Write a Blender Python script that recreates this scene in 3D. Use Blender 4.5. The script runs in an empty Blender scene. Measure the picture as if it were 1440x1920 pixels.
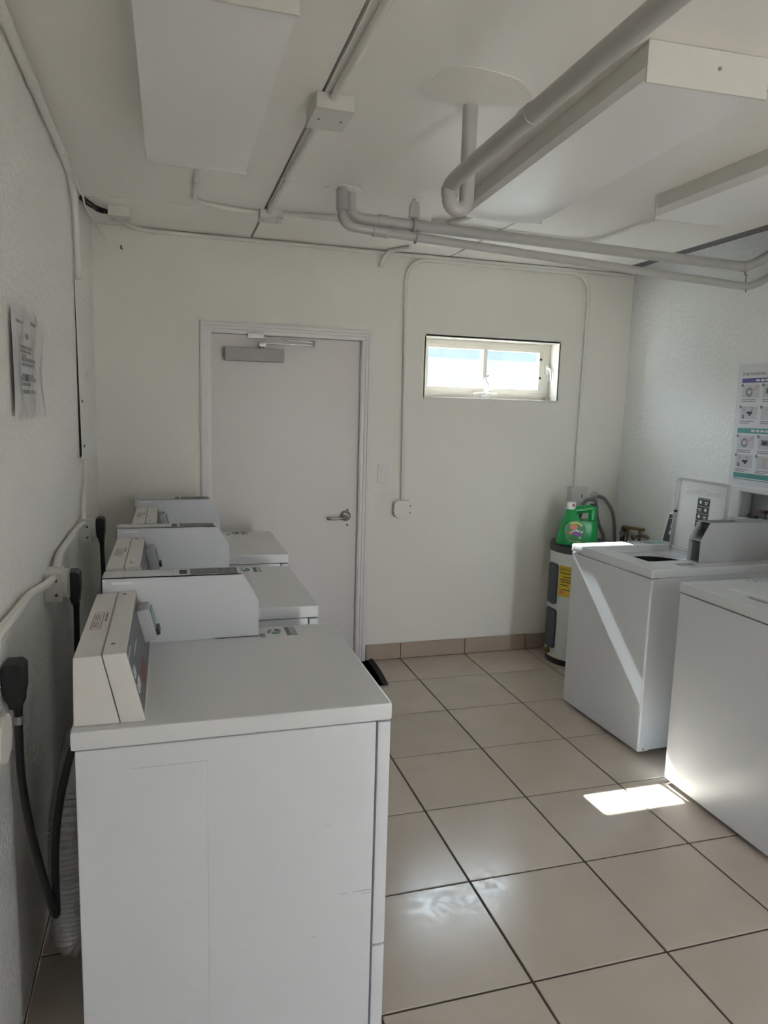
import bpy, bmesh, math, random
from mathutils import Vector, Matrix, Euler
random.seed(7)
SC = bpy.context.scene
COL = SC.collection
R = math.radians

# ------------------------------------------------------------------ camera
cam_d = bpy.data.cameras.new('camera')
cam_d.sensor_fit = 'HORIZONTAL'; cam_d.sensor_width = 36.0
cam_d.lens = 1341.957 / 1440 * 36.0
cam_d.clip_start = 0.02
cam = bpy.data.objects.new('camera', cam_d); COL.objects.link(cam)
YAW, PITCH, ROLL = 0.2930, -0.1414, 0.0280
cy, sy, cp, sp, cr, sr = (math.cos(YAW), math.sin(YAW), math.cos(PITCH), math.sin(PITCH), math.cos(ROLL), math.sin(ROLL))
fw = Vector((sy*cp, cy*cp, sp)); rt = Vector((cy, -sy, 0)); up = rt.cross(fw)
r2 = cr*rt + sr*up; u2 = -sr*rt + cr*up
cam.matrix_world = Matrix(((r2.x, u2.x, -fw.x, 0.388), (r2.y, u2.y, -fw.y, -4.317), (r2.z, u2.z, -fw.z, 1.619), (0, 0, 0, 1)))
SC.camera = cam

# ------------------------------------------------------------------ world, sun, exposure
W = bpy.data.worlds.new('pale_sky'); SC.world = W; W.use_nodes = True
bg = W.node_tree.nodes['Background']
bg.inputs['Color'].default_value = (0.87, 0.93, 1.0, 1); bg.inputs['Strength'].default_value = 14.5
sun_d = bpy.data.lights.new('sun', 'SUN'); sun_d.energy = 82.0; sun_d.angle = R(0.5); sun_d.color = (1.0, 0.97, 0.92)
sun = bpy.data.objects.new('sun', sun_d); COL.objects.link(sun)
sun.location = (2, 4, 6)
sun.rotation_euler = Vector((0.045, -1.0, -0.94)).to_track_quat('-Z', 'Y').to_euler()
def portal(name, loc, rot, sx, sz):
    d = bpy.data.lights.new(name, 'AREA'); d.shape = 'RECTANGLE'; d.size = sx; d.size_y = sz
    d.cycles.is_portal = True
    o = bpy.data.objects.new(name, d); COL.objects.link(o); o.location = loc; o.rotation_euler = rot
portal('doorway_portal', (1.94, -5.32, 1.05), (R(90), 0, 0), 0.28, 2.1)
portal('window_portal', (2.40, 0.22, 1.9), (R(-90), 0, 0), 0.95, 0.39)
vs = SC.view_settings
vs.view_transform = 'Standard'; vs.look = 'None'; vs.gamma = 1.0; vs.exposure = 0.90; vs.use_curve_mapping = False
SC.cycles.max_bounces = 12; SC.cycles.diffuse_bounces = 8; SC.cycles.glossy_bounces = 5
SC.cycles.sample_clamp_indirect = 30.0
SC.cycles.blur_glossy = 0.5

# ------------------------------------------------------------------ materials
MATS = {}
def mat(name, col, rough=0.5, metal=0.0, var=0.04, vscale=6.0, bump=0.0, bscale=80.0, spec=0.5, rvar=0.0, coat=0.0):
    if name in MATS: return MATS[name]
    m = bpy.data.materials.new(name); m.use_nodes = True
    nt = m.node_tree; b = nt.nodes['Principled BSDF']
    b.inputs['Roughness'].default_value = rough; b.inputs['Metallic'].default_value = metal
    b.inputs['Specular IOR Level'].default_value = spec
    b.inputs['Coat Weight'].default_value = coat
    tc = nt.nodes.new('ShaderNodeTexCoord')
    n = nt.nodes.new('ShaderNodeTexNoise'); n.inputs['Scale'].default_value = vscale; n.inputs['Detail'].default_value = 4
    nt.links.new(tc.outputs['Object'], n.inputs['Vector'])
    mx = nt.nodes.new('ShaderNodeMix'); mx.data_type = 'RGBA'
    lo = [max(0, c*(1-var)) for c in col]; hi = [min(1, c*(1+var)) for c in col]
    mx.inputs['A'].default_value = (*lo, 1); mx.inputs['B'].default_value = (*hi, 1)
    nt.links.new(n.outputs['Fac'], mx.inputs['Factor']); nt.links.new(mx.outputs['Result'], b.inputs['Base Color'])
    if rvar:
        mr = nt.nodes.new('ShaderNodeMapRange'); mr.inputs['To Min'].default_value = max(0.03, rough-rvar); mr.inputs['To Max'].default_value = rough+rvar
        n3 = nt.nodes.new('ShaderNodeTexNoise'); n3.inputs['Scale'].default_value = vscale*2.3; n3.inputs['Detail'].default_value = 6
        nt.links.new(tc.outputs['Object'], n3.inputs['Vector'])
        nt.links.new(n3.outputs['Fac'], mr.inputs['Value']); nt.links.new(mr.outputs['Result'], b.inputs['Roughness'])
    if bump:
        n2 = nt.nodes.new('ShaderNodeTexNoise'); n2.inputs['Scale'].default_value = bscale; n2.inputs['Detail'].default_value = 3
        bp = nt.nodes.new('ShaderNodeBump'); bp.inputs['Strength'].default_value = bump; bp.inputs['Distance'].default_value = 0.01
        nt.links.new(tc.outputs['Object'], n2.inputs['Vector'])
        nt.links.new(n2.outputs['Fac'], bp.inputs['Height']); nt.links.new(bp.outputs['Normal'], b.inputs['Normal'])
    MATS[name] = m
    return m

M_WALL = mat('wall_paint', (0.77, 0.755, 0.695), 0.55, var=0.02, vscale=2, bump=0.10, bscale=45)
M_STUCCO = mat('rough_stucco_paint', (0.86, 0.845, 0.81), 0.42, var=0.02, vscale=3, bump=0.85, bscale=42)
M_STUCCO2 = mat('rough_stucco_cool_light', (0.85, 0.86, 0.86), 0.42, var=0.02, vscale=3, bump=0.85, bscale=42)  # stucco copy for the right wall, cool bounce light put into its colour
M_CEIL = mat('ceiling_paint', (0.86, 0.84, 0.80), 0.34, var=0.03, vscale=1.5, bump=0.05, bscale=14)
M_PATCH = mat('patched_plaster', (0.84, 0.82, 0.78), 0.6, var=0.04, vscale=9, bump=0.12, bscale=30)
M_GAP = mat('dark_ceiling_gap', (0.10, 0.095, 0.10), 0.8)
M_SLAB = mat('slab_joint_shade', (0.15, 0.145, 0.155), 0.6)  # darkened colour stands in for shade in the ceiling joints and side gap
M_TRIM = mat('white_trim_paint', (0.74, 0.72, 0.70), 0.35, var=0.02)
M_DOOR = mat('door_paint', (0.69, 0.655, 0.635), 0.38, var=0.03, vscale=2)
M_PIPE = mat('painted_pipe', (0.46, 0.455, 0.44), 0.38, var=0.04, vscale=9)
M_COND = mat('painted_conduit', (0.74, 0.725, 0.68), 0.4, var=0.04, vscale=12)
M_BOXP = mat('painted_box', (0.66, 0.65, 0.61), 0.42, var=0.05, vscale=14)
M_ENAM = mat('white_enamel', (0.695, 0.71, 0.74), 0.30, var=0.015, vscale=2)
M_ENAM2 = mat('white_enamel_top', (0.71, 0.72, 0.735), 0.26, var=0.015, vscale=2)
M_GREYM = mat('grey_meter_enamel', (0.47, 0.48, 0.49), 0.38, var=0.02)
M_METERW = mat('white_meter_enamel', (0.63, 0.64, 0.67), 0.36, var=0.02)
M_CREAM = mat('cream_console', (0.69, 0.675, 0.65), 0.33, var=0.015)
M_PANEL = mat('dark_control_panel', (0.055, 0.055, 0.062), 0.32)
M_BLACK = mat('black_rubber', (0.012, 0.012, 0.013), 0.45)
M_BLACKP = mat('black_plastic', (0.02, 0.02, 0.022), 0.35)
M_INK = mat('dark_ink', (0.06, 0.06, 0.065), 0.6)
M_GREYINK = mat('grey_ink', (0.22, 0.22, 0.23), 0.6)
M_SEAM = mat('cream_seam', (0.50, 0.48, 0.44), 0.5)
M_CREASE = mat('enamel_crease', (0.60, 0.60, 0.60), 0.4)
M_SCUFF = mat('enamel_scuff', (0.42, 0.42, 0.43), 0.5)
M_DKPRINT = mat('dark_grey_print', (0.12, 0.12, 0.12), 0.5)
M_NOTICE = mat('notice_paper', (0.86, 0.86, 0.87), 0.5, var=0.01)
M_REDP = mat('dark_red_stripe', (0.22, 0.06, 0.055), 0.5)
M_TEAL2 = mat('dull_teal', (0.16, 0.27, 0.26), 0.4)
M_FAINT = mat('faint_print', (0.34, 0.34, 0.35), 0.6)
M_RED = mat('red_ink', (0.42, 0.10, 0.09), 0.5)
M_TEAL = mat('teal_ink', (0.10, 0.34, 0.33), 0.5)
M_STEEL = mat('brushed_steel', (0.36, 0.355, 0.34), 0.34, metal=0.9, var=0.08, vscale=20)
M_ALU = mat('silver_closer_paint', (0.33, 0.325, 0.32), 0.45, metal=0.1)
M_BRASS = mat('brass_valve', (0.34, 0.24, 0.12), 0.35, metal=0.8)
M_GREYR = mat('grey_hose', (0.20, 0.195, 0.195), 0.5)
M_FOIL = mat('foil_duct', (0.48, 0.48, 0.48), 0.35, metal=0.7, bump=0.6, bscale=60)
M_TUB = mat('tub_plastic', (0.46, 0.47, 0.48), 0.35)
M_HEAT = mat('heater_enamel', (0.70, 0.71, 0.70), 0.28)
M_NAVY = mat('navy_access_cover', (0.055, 0.068, 0.09), 0.3)
M_DKGREY = mat('dark_grey_cap', (0.06, 0.063, 0.068), 0.4)
M_YEL = mat('yellow_label', (0.72, 0.50, 0.03), 0.5, var=0.12, vscale=15)
M_GREEN = mat('green_plastic', (0.015, 0.33, 0.085), 0.28, var=0.06)
M_DKGRN = mat('dark_green_label', (0.02, 0.20, 0.06), 0.4)
M_WHITE = mat('white_plastic', (0.78, 0.78, 0.77), 0.3)
M_LIME = mat('lime_print', (0.55, 0.62, 0.05), 0.4)
M_ORANGE = mat('orange_print', (0.75, 0.22, 0.10), 0.4)
M_PURPLE = mat('purple_print', (0.20, 0.08, 0.30), 0.4)
M_PAPER = mat('paper', (0.72, 0.73, 0.76), 0.5)
M_BLUE = mat('blue_bar_print', (0.10, 0.11, 0.36), 0.5)
M_PICT = mat('grey_picture_print', (0.50, 0.49, 0.50), 0.5, var=0.25, vscale=45)
M_SKIN = mat('pink_picture_print', (0.62, 0.42, 0.38), 0.5, var=0.1, vscale=40)
M_FRAMEW = mat('window_frame_paint', (0.72, 0.68, 0.62), 0.35)
M_SILL = mat('glossy_reveal_paint', (0.76, 0.74, 0.70), 0.09, bump=0.0)
M_CONC = mat('outdoor_concrete', (0.60, 0.57, 0.52), 0.8)
M_OUTW = mat('dimming_wall_render', (0.045, 0.055, 0.060), 0.8, var=0.4, vscale=3)  # for the added wall outdoors, kept dark to hold the pane brightness down
M_SLEEVE = None

def tile_mat():
    m = bpy.data.materials.new('beige_floor_tile'); m.use_nodes = True
    nt = m.node_tree; b = nt.nodes['Principled BSDF']; L = nt.links.new
    tc = nt.nodes.new('ShaderNodeTexCoord'); oi = nt.nodes.new('ShaderNodeObjectInfo')
    geo = nt.nodes.new('ShaderNodeNewGeometry')
    n = nt.nodes.new('ShaderNodeTexNoise'); n.inputs['Scale'].default_value = 5; n.inputs['Detail'].default_value = 5
    L(geo.outputs['Position'], n.inputs['Vector'])
    ramp = nt.nodes.new('ShaderNodeValToRGB')
    ramp.color_ramp.elements[0].position = 0.3; ramp.color_ramp.elements[0].color = (0.53, 0.455, 0.385, 1)
    ramp.color_ramp.elements[1].position = 0.7; ramp.color_ramp.elements[1].color = (0.57, 0.495, 0.422, 1)
    L(n.outputs['Fac'], ramp.inputs['Fac'])
    mr = nt.nodes.new('ShaderNodeMapRange'); mr.inputs['To Min'].default_value = 0.93; mr.inputs['To Max'].default_value = 1.05
    L(oi.outputs['Random'], mr.inputs['Value'])
    mul = nt.nodes.new('ShaderNodeMix'); mul.data_type = 'RGBA'; mul.blend_type = 'MULTIPLY'; mul.inputs['Factor'].default_value = 1
    L(ramp.outputs['Color'], mul.inputs['A']); L(mr.outputs['Result'], mul.inputs['B'])
    # scuffs worn into the glaze
    sc = nt.nodes.new('ShaderNodeTexNoise'); sc.inputs['Scale'].default_value = 16; sc.inputs['Detail'].default_value = 8; sc.inputs['Distortion'].default_value = 2.2
    L(geo.outputs['Position'], sc.inputs['Vector'])
    rr = nt.nodes.new('ShaderNodeMapRange'); rr.inputs['From Min'].default_value = 0.35; rr.inputs['From Max'].default_value = 0.68
    rr.inputs['To Min'].default_value = 0.165; rr.inputs['To Max'].default_value = 0.27
    L(sc.outputs['Fac'], rr.inputs['Value']); L(rr.outputs['Result'], b.inputs['Roughness'])
    bp = nt.nodes.new('ShaderNodeBump'); bp.inputs['Strength'].default_value = 0.012; bp.inputs['Distance'].default_value = 0.002
    L(sc.outputs['Fac'], bp.inputs['Height']); L(bp.outputs['Normal'], b.inputs['Normal'])
    L(mul.outputs['Result'], b.inputs['Base Color'])
    b.inputs['Specular IOR Level'].default_value = 1.0
    return m
M_TILE = tile_mat()
M_GROUT = mat('brown_grout', (0.085, 0.065, 0.05), 0.9, var=0.2, vscale=30)
M_SKIRT = mat('skirting_tile', (0.40, 0.315, 0.255), 0.3, var=0.06, vscale=8)

def lens_mat():
    m = bpy.data.materials.new('prismatic_lens'); m.use_nodes = True
    nt = m.node_tree; b = nt.nodes['Principled BSDF']; L = nt.links.new
    b.inputs['Base Color'].default_value = (0.70, 0.70, 0.71, 1); b.inputs['Roughness'].default_value = 0.30
    b.inputs['Specular IOR Level'].default_value = 1.0
    tc = nt.nodes.new('ShaderNodeTexCoord'); w = nt.nodes.new('ShaderNodeTexWave'); w.inputs['Scale'].default_value = 60
    w.bands_direction = 'X'; L(tc.outputs['Object'], w.inputs['Vector'])
    w2 = nt.nodes.new('ShaderNodeTexWave'); w2.inputs['Scale'].default_value = 60; w2.bands_direction = 'Y'; L(tc.outputs['Object'], w2.inputs['Vector'])
    ad = nt.nodes.new('ShaderNodeMath'); L(w.outputs['Fac'], ad.inputs[0]); L(w2.outputs['Fac'], ad.inputs[1])
    bp = nt.nodes.new('ShaderNodeBump'); bp.inputs['Strength'].default_value = 0.05; bp.inputs['Distance'].default_value = 0.001
    L(ad.outputs[0], bp.inputs['Height']); L(bp.outputs['Normal'], b.inputs['Normal'])
    n = nt.nodes.new('ShaderNodeTexNoise'); n.inputs['Scale'].default_value = 2.5
    L(tc.outputs['Object'], n.inputs['Vector'])
    r = nt.nodes.new('ShaderNodeValToRGB'); r.color_ramp.elements[0].color = (0.84, 0.83, 0.82, 1); r.color_ramp.elements[1].color = (0.89, 0.89, 0.90, 1)
    L(n.outputs['Fac'], r.inputs['Fac']); L(r.outputs['Color'], b.inputs['Base Color'])
    return m
M_LENS = lens_mat()

def glass_mat():
    m = bpy.data.materials.new('obscured_glass'); m.use_nodes = True
    nt = m.node_tree; nt.nodes.remove(nt.nodes['Principled BSDF']); L = nt.links.new
    out = nt.nodes['Material Output']
    tr = nt.nodes.new('ShaderNodeBsdfTransparent'); tr.inputs['Color'].default_value = (0.74, 0.79, 0.81, 1)
    tl = nt.nodes.new('ShaderNodeBsdfTranslucent'); tl.inputs['Color'].default_value = (0.052, 0.060, 0.064, 1)
    gl = nt.nodes.new('ShaderNodeBsdfGlossy'); gl.inputs['Roughness'].default_value = 0.2
    tc = nt.nodes.new('ShaderNodeTexCoord'); n = nt.nodes.new('ShaderNodeTexNoise'); n.inputs['Scale'].default_value = 55; n.inputs['Detail'].default_value = 6
    L(tc.outputs['Object'], n.inputs['Vector'])
    mr = nt.nodes.new('ShaderNodeMapRange'); mr.inputs['From Min'].default_value = .3; mr.inputs['From Max'].default_value = .7; mr.inputs['To Min'].default_value = 0.06; mr.inputs['To Max'].default_value = 0.16
    L(n.outputs['Fac'], mr.inputs['Value'])
    mx = nt.nodes.new('ShaderNodeMixShader'); L(mr.outputs['Result'], mx.inputs['Fac']); L(tr.outputs[0], mx.inputs[1]); L(tl.outputs[0], mx.inputs[2])
    mx2 = nt.nodes.new('ShaderNodeMixShader'); mx2.inputs['Fac'].default_value = 0.05; L(mx.outputs[0], mx2.inputs[1]); L(gl.outputs[0], mx2.inputs[2])
    L(mx2.outputs[0], out.inputs['Surface'])
    return m
M_GLASS = glass_mat()
def sleeve_mat():
    m = bpy.data.materials.new('clear_plastic_sleeve'); m.use_nodes = True
    nt = m.node_tree; nt.nodes.remove(nt.nodes['Principled BSDF']); L = nt.links.new
    out = nt.nodes['Material Output']
    tr = nt.nodes.new('ShaderNodeBsdfTransparent'); tr.inputs['Color'].default_value = (0.97, 0.97, 0.97, 1)
    gl = nt.nodes.new('ShaderNodeBsdfGlossy'); gl.inputs['Roughness'].default_value = 0.05
    fr = nt.nodes.new('ShaderNodeFresnel'); fr.inputs['IOR'].default_value = 1.22
    mx = nt.nodes.new('ShaderNodeMixShader'); L(fr.outputs[0], mx.inputs['Fac']); L(tr.outputs[0], mx.inputs[1]); L(gl.outputs[0], mx.inputs[2])
    L(mx.outputs[0], out.inputs['Surface'])
    return m
M_SLEEVE = sleeve_mat()

# ------------------------------------------------------------------ mesh helpers
class MB:
    def __init__(s): s.bm = bmesh.new()
    def _poly(s, loops, caps=True, closed=True):
        n = len(loops[0])
        for a, b in zip(loops, loops[1:]):
            for i in range(n if closed else n-1):
                j = (i+1) % n
                try: s.bm.faces.new((a[i], a[j], b[j], b[i]))
                except ValueError: pass
        if caps:
            for l in (loops[0], loops[-1]):
                try: s.bm.faces.new(l)
                except ValueError: pass
    def box(s, x0, x1, y0, y1, z0, z1, bev=0.0, seg=2, M=None):
        b = bmesh.new()
        vs = [b.verts.new((x, y, z)) for x in (x0, x1) for y in (y0, y1) for z in (z0, z1)]
        for f in ((0,1,3,2),(4,6,7,5),(0,4,5,1),(2,3,7,6),(0,2,6,4),(1,5,7,3)): b.faces.new([vs[i] for i in f])
        if bev: bmesh.ops.bevel(b, geom=b.edges[:], offset=bev, segments=seg, affect='EDGES', profile=0.6)
        s._merge(b, M); return s
    def _merge(s, b, M=None):
        if M is not None: b.transform(M)
        bmesh.ops.recalc_face_normals(b, faces=b.faces[:])
        mp = {v: s.bm.verts.new(v.co) for v in b.verts}
        for f in b.faces:
            try: s.bm.faces.new([mp[v] for v in f.verts])
            except ValueError: pass
        b.free()
    def prism(s, prof, axis, a, b_, bev=0.0, seg=2, M=None):
        b = bmesh.new()
        def P(u, v, t): return {'x': (t, u, v), 'y': (u, t, v), 'z': (u, v, t)}[axis]
        A = [b.verts.new(P(u, v, a)) for u, v in prof]; B = [b.verts.new(P(u, v, b_)) for u, v in prof]
        b.faces.new(A); b.faces.new(B)
        for i in range(len(A)):
            j = (i+1) % len(A); b.faces.new((A[i], A[j], B[j], B[i]))
        bmesh.ops.recalc_face_normals(b, faces=b.faces[:])
        if bev: bmesh.ops.bevel(b, geom=b.edges[:], offset=bev, segments=seg, affect='EDGES', profile=0.6)
        s._merge(b, M); return s
    def tube(s, pts, r, n=12, caps=True):
        pts = [Vector(p) for p in pts]
        rs = r if isinstance(r, (list, tuple)) else [r]*len(pts)
        b = bmesh.new(); loops = []
        t = (pts[1]-pts[0]).normalized()
        ref = Vector((0, 0, 1)) if abs(t.z) < 0.9 else Vector((1, 0, 0))
        u = t.cross(ref).normalized()
        for i, p in enumerate(pts):
            if i == 0: d = pts[1]-pts[0]
            elif i == len(pts)-1: d = pts[-1]-pts[-2]
            else: d = (pts[i+1]-p).normalized() + (p-pts[i-1]).normalized()
            d.normalize()
            u = (u - d*u.dot(d)).normalized(); v = d.cross(u)
            loops.append([b.verts.new(p + rs[i]*(math.cos(2*math.pi*k/n)*u + math.sin(2*math.pi*k/n)*v)) for k in range(n)])
        for A, B in zip(loops, loops[1:]):
            for k in range(n): b.faces.new((A[k], A[(k+1) % n], B[(k+1) % n], B[k]))
        if caps: b.faces.new(loops[0]); b.faces.new(loops[-1])
        s._merge(b); return s
    def lathe(s, prof, c=(0, 0, 0), n=40, a0=0.0, a1=2*math.pi, M=None):
        b = bmesh.new(); full = abs(a1-a0) > 6.28; N = n if full else n+1
        rings = []
        for k in range(N):
            a = a0 + (a1-a0)*k/n
            rings.append([b.verts.new((c[0]+r_*math.cos(a), c[1]+r_*math.sin(a), c[2]+z)) for r_, z in prof])
        for k in range(n):
            A, B = rings[k], rings[(k+1) % N]
            for i in range(len(prof)-1): b.faces.new((A[i], A[i+1], B[i+1], B[i]))
        bmesh.ops.remove_doubles(b, verts=b.verts[:], dist=1e-6)
        s._merge(b, M); return s
    def cyl(s, p0, p1, r, n=20): return s.tube([p0, p1], r, n)
    def grid(s, fn, nu, nv):
        b = bmesh.new()
        g = [[b.verts.new(fn(i/nu, j/nv)) for j in range(nv+1)] for i in range(nu+1)]
        for i in range(nu):
            for j in range(nv): b.faces.new((g[i][j], g[i+1][j], g[i+1][j+1], g[i][j+1]))
        s._merge(b); return s
    def text(s, txt, size, fn, align='LEFT', ext=0.0):
        c = bpy.data.curves.new('t', 'FONT'); c.body = txt; c.size = size; c.align_x = align; c.resolution_u = 2
        o = bpy.data.objects.new('t', c); COL.objects.link(o)
        dg = bpy.context.evaluated_depsgraph_get(); me = bpy.data.meshes.new_from_object(o.evaluated_get(dg))
        vs = [s.bm.verts.new(fn(v.co.x, v.co.y)) for v in me.vertices]
        for p in me.polygons:
            try: s.bm.faces.new([vs[i] for i in p.vertices])
            except ValueError: pass
        bpy.data.objects.remove(o); bpy.data.meshes.remove(me); bpy.data.curves.remove(c)
        return s

PRINTS = {'picture_print', 'caption', 'bar_print', 'notice_print', 'label_print', 'label_lettering', 'badge_lettering', 'embossed_lettering', 'white_petals', 'label_pictogram', 'sticker_print', 'heading', 'instruction_print', 'warning_print', 'small_print', 'panel_print', 'green_recycling_print'}
def mtx(o):
    m = o.matrix_basis.copy()
    while o.parent: o = o.parent; m = o.matrix_basis @ m
    return m
def build(name, mb, m, parent=None, smooth=True, world=False, angle=35):
    me = bpy.data.meshes.new(name); mb.bm.to_mesh(me); mb.bm.free()
    if world and parent is not None: me.transform(mtx(parent).inverted())
    me.materials.append(m)
    o = bpy.data.objects.new(name, me); COL.objects.link(o)
    if parent is not None: o.parent = parent
    if name in PRINTS: o['kind'] = 'stuff'
    if smooth:
        for p in me.polygons: p.use_smooth = True
        me.set_sharp_from_angle(angle=R(angle))
        wn = o.modifiers.new('weighted_normal', 'WEIGHTED_NORMAL'); wn.keep_sharp = True; wn.weight = 100
    return o
def thing(name, label, cat, loc=(0, 0, 0), rotz=0.0, group=None, kind=None):
    o = bpy.data.objects.new(name, None); COL.objects.link(o); o.empty_display_size = 0.1
    o.location = loc; o.rotation_euler = (0, 0, rotz)
    return tag(o, label, cat, group, kind)
def tag(o, label, cat, group=None, kind=None):
    if label: o['label'] = label
    if cat: o['category'] = cat
    if group: o['group'] = group
    if kind: o['kind'] = kind
    return o
def struct(o): o['kind'] = 'structure'; return o
def fillet(pts, rad, n=6):
    pts = [Vector(p) for p in pts]; out = [pts[0]]
    for i in range(1, len(pts)-1):
        a, b, c = pts[i-1], pts[i], pts[i+1]
        d1 = (a-b); d2 = (c-b); l = min(rad, d1.length*0.49, d2.length*0.49)
        p, q = b + d1.normalized()*l, b + d2.normalized()*l
        for k in range(n+1):
            t = k/n; out.append((1-t)**2*p + 2*t*(1-t)*b + t*t*q)
    out.append(pts[-1]); return out
def rrect(x0, x1, y0, y1, r, n=4):
    out = []
    for cx, cy_, a in ((x1-r, y1-r, 0), (x0+r, y1-r, 90), (x0+r, y0+r, 180), (x1-r, y0+r, 270)):
        for k in range(n+1):
            t = R(a + 90*k/n); out.append((cx+r*math.cos(t), cy_+r*math.sin(t)))
    return out
def copy_tree(o, parent=None):
    c = o.copy(); COL.objects.link(c)
    if parent is not None: c.parent = parent
    for ch in list(o.children): copy_tree(ch, c)
    return c

# ------------------------------------------------------------------ room shell
RX, CZ, FY = 3.405, 2.569, -5.30
S = 0.4572
WX0, WX1, WZ0, WZ1 = 1.933, 2.874, 1.708, 2.088       # window opening
DX0, DX1, DZ1 = 0.622, 1.522, 2.036                    # door opening
TH = 0.20
# floor: grout bed and tiles
b = MB(); b.box(-0.2, RX+0.2, FY-0.2, TH, -0.08, -0.004)
floor = struct(build('floor', b, M_GROUT, smooth=False))
g = 0.004
xs = [1.3704 + k*S for k in range(-3, 6)]; ys = [0.0671 - k*S for k in range(0, 13)]
xe = [0.0] + [x for x in xs if 0.02 < x < RX-0.02] + [RX]
ye = sorted([0.0] + [y for y in ys if FY+0.02 < y < -0.01] + [FY])
cache = {}
for i in range(len(xe)-1):
    for j in range(len(ye)-1):
        w, h = round(xe[i+1]-xe[i], 4), round(ye[j+1]-ye[j], 4)
        if (w, h) not in cache:
            t = MB(); t.box(g, w-g, g, h-g, -0.02, 0, bev=0.0015, seg=1)
            o = build('floor_tile', t, M_TILE, floor, smooth=False); cache[(w, h)] = o
        else:
            o = cache[(w, h)].copy(); COL.objects.link(o)
        o.location = (xe[i], ye[j], 0)
# back wall with door and window openings
b = MB()
b.box(-TH, DX0, 0, TH, 0, 2.62); b.box(DX0, DX1, 0, TH, DZ1, 2.62)
b.box(DX1, WX0, 0, TH, 0, 2.62); b.box(WX0, WX1, 0, TH, 0, WZ0); b.box(WX0, WX1, 0, TH, WZ1, 2.62)
b.box(WX1, RX+TH, 0, TH, 0, 2.62)
wall_back = struct(build('wall_back', b, M_WALL, smooth=False))
b = MB(); b.box(-TH, 0, FY-TH, 0, 0, 2.62); wall_left = struct(build('wall_left', b, M_STUCCO, smooth=False))
# right wall has a recess for the washer outlet box
OY0, OY1, OZ0, OZ1 = -1.345, -1.120, 1.085, 1.232
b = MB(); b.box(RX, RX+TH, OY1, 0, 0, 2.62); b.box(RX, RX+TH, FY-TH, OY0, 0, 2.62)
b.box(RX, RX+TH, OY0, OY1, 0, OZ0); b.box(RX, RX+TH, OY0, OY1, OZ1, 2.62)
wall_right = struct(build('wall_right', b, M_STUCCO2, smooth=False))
b = MB(); PX0, PX1, PZ = 1.80, 2.08, 2.10
b.box(-TH, PX0, FY-TH, FY, 0, 2.62); b.box(PX1, RX+TH, FY-TH, FY, 0, 2.62); b.box(PX0, PX1, FY-TH, FY, PZ, 2.62)
wall_front = struct(build('wall_front', b, M_WALL, smooth=False))
# ceiling: slab above, panels below with open joints
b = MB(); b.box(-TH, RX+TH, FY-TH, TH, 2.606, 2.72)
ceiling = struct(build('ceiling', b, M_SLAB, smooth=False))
px = [0.0, 0.851, 2.068, 3.215]; py = [FY, -3.0, -0.565, 0.0]
for i in range(3):
    for j in range(3):
        t = MB(); t.box(px[i]+0.005, px[i+1]-0.005, py[j]+0.008, py[j+1]-0.008, CZ, 2.600, bev=0.002, seg=1)
        build('ceiling_panel', t, M_CEIL, ceiling, smooth=False)
t = MB(); pts = []
for k in range(28):
    a = 2*math.pi*k/28; rr = 1 + 0.10*math.sin(3*a+1) + 0.06*math.sin(5*a)
    pts.append((1.275 + 0.175*rr*math.cos(a), -2.20 + 0.125*rr*math.sin(a)))
t.prism(pts, 'z', CZ-0.0016, CZ+0.01, bev=0.0013)
build('plaster_patch', t, M_PATCH, ceiling, smooth=False)
for cx, cy_, rr in ((1.135, -1.09, 0.075), (1.462, -1.10, 0.03)):
    t = MB(); t.prism([(cx+rr*(1+.12*math.sin(3*k))*math.cos(2*math.pi*k/18), cy_+rr*(1+.12*math.cos(2*k))*math.sin(2*math.pi*k/18)) for k in range(18)], 'z', CZ-0.003, CZ+0.01, bev=0.001)
    build('plaster_patch', t, M_CEIL, ceiling)
# skirting tiles on the back wall (joints line up with the floor grid) and beside it
bb = MB(); bb.box(1.585, RX, -0.004, 0.0, 0, 0.104); base_back = struct(build('baseboard_back', bb, M_GROUT, smooth=False))
e = [1.590, 1.8276, 2.2848, 2.742, 3.199, RX-0.012]
for a, c in zip(e, e[1:]):
    t = MB(); t.box(a+0.0025, c-0.0025, -0.011, -0.003, 0.003, 0.108, bev=0.002); build('skirting_tile', t, M_SKIRT, base_back)
bb = MB(); bb.box(RX-0.004, RX, FY, -0.012, 0, 0.104); base_r = struct(build('baseboard_right', bb, M_GROUT, smooth=False))
for k in range(12):
    a, c = -0.012-k*S, max(FY, -0.012-(k+1)*S)
    if a-c > 0.05:
        t = MB(); t.box(RX-0.011, RX-0.003, c+0.0025, a-0.0025, 0.003, 0.108, bev=0.002); build('skirting_tile', t, M_SKIRT, base_r)
# outdoors: roof overhang, ground and an added dark wall that dims the obscured glass
b = MB(); b.box(-1.5, 5, TH, 0.66, 2.46, 2.60); b.box(-1.5, 5, FY-0.9, FY-TH, 2.46, 2.60); struct(build('roof_overhang', b, M_TRIM, smooth=False))
b = MB(); b.box(-14, 16, -20, 16, -0.20, -0.081); struct(build('ground_outside', b, M_CONC, smooth=False))
b = MB(); b.box(-3, 9, 3.6, 3.8, -0.08, 2.6, bev=0.01); tag(build('pane_dimming_wall', b, M_OUTW), 'dark blue-green wall added outside to dim the small frosted window', 'wall')

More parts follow.
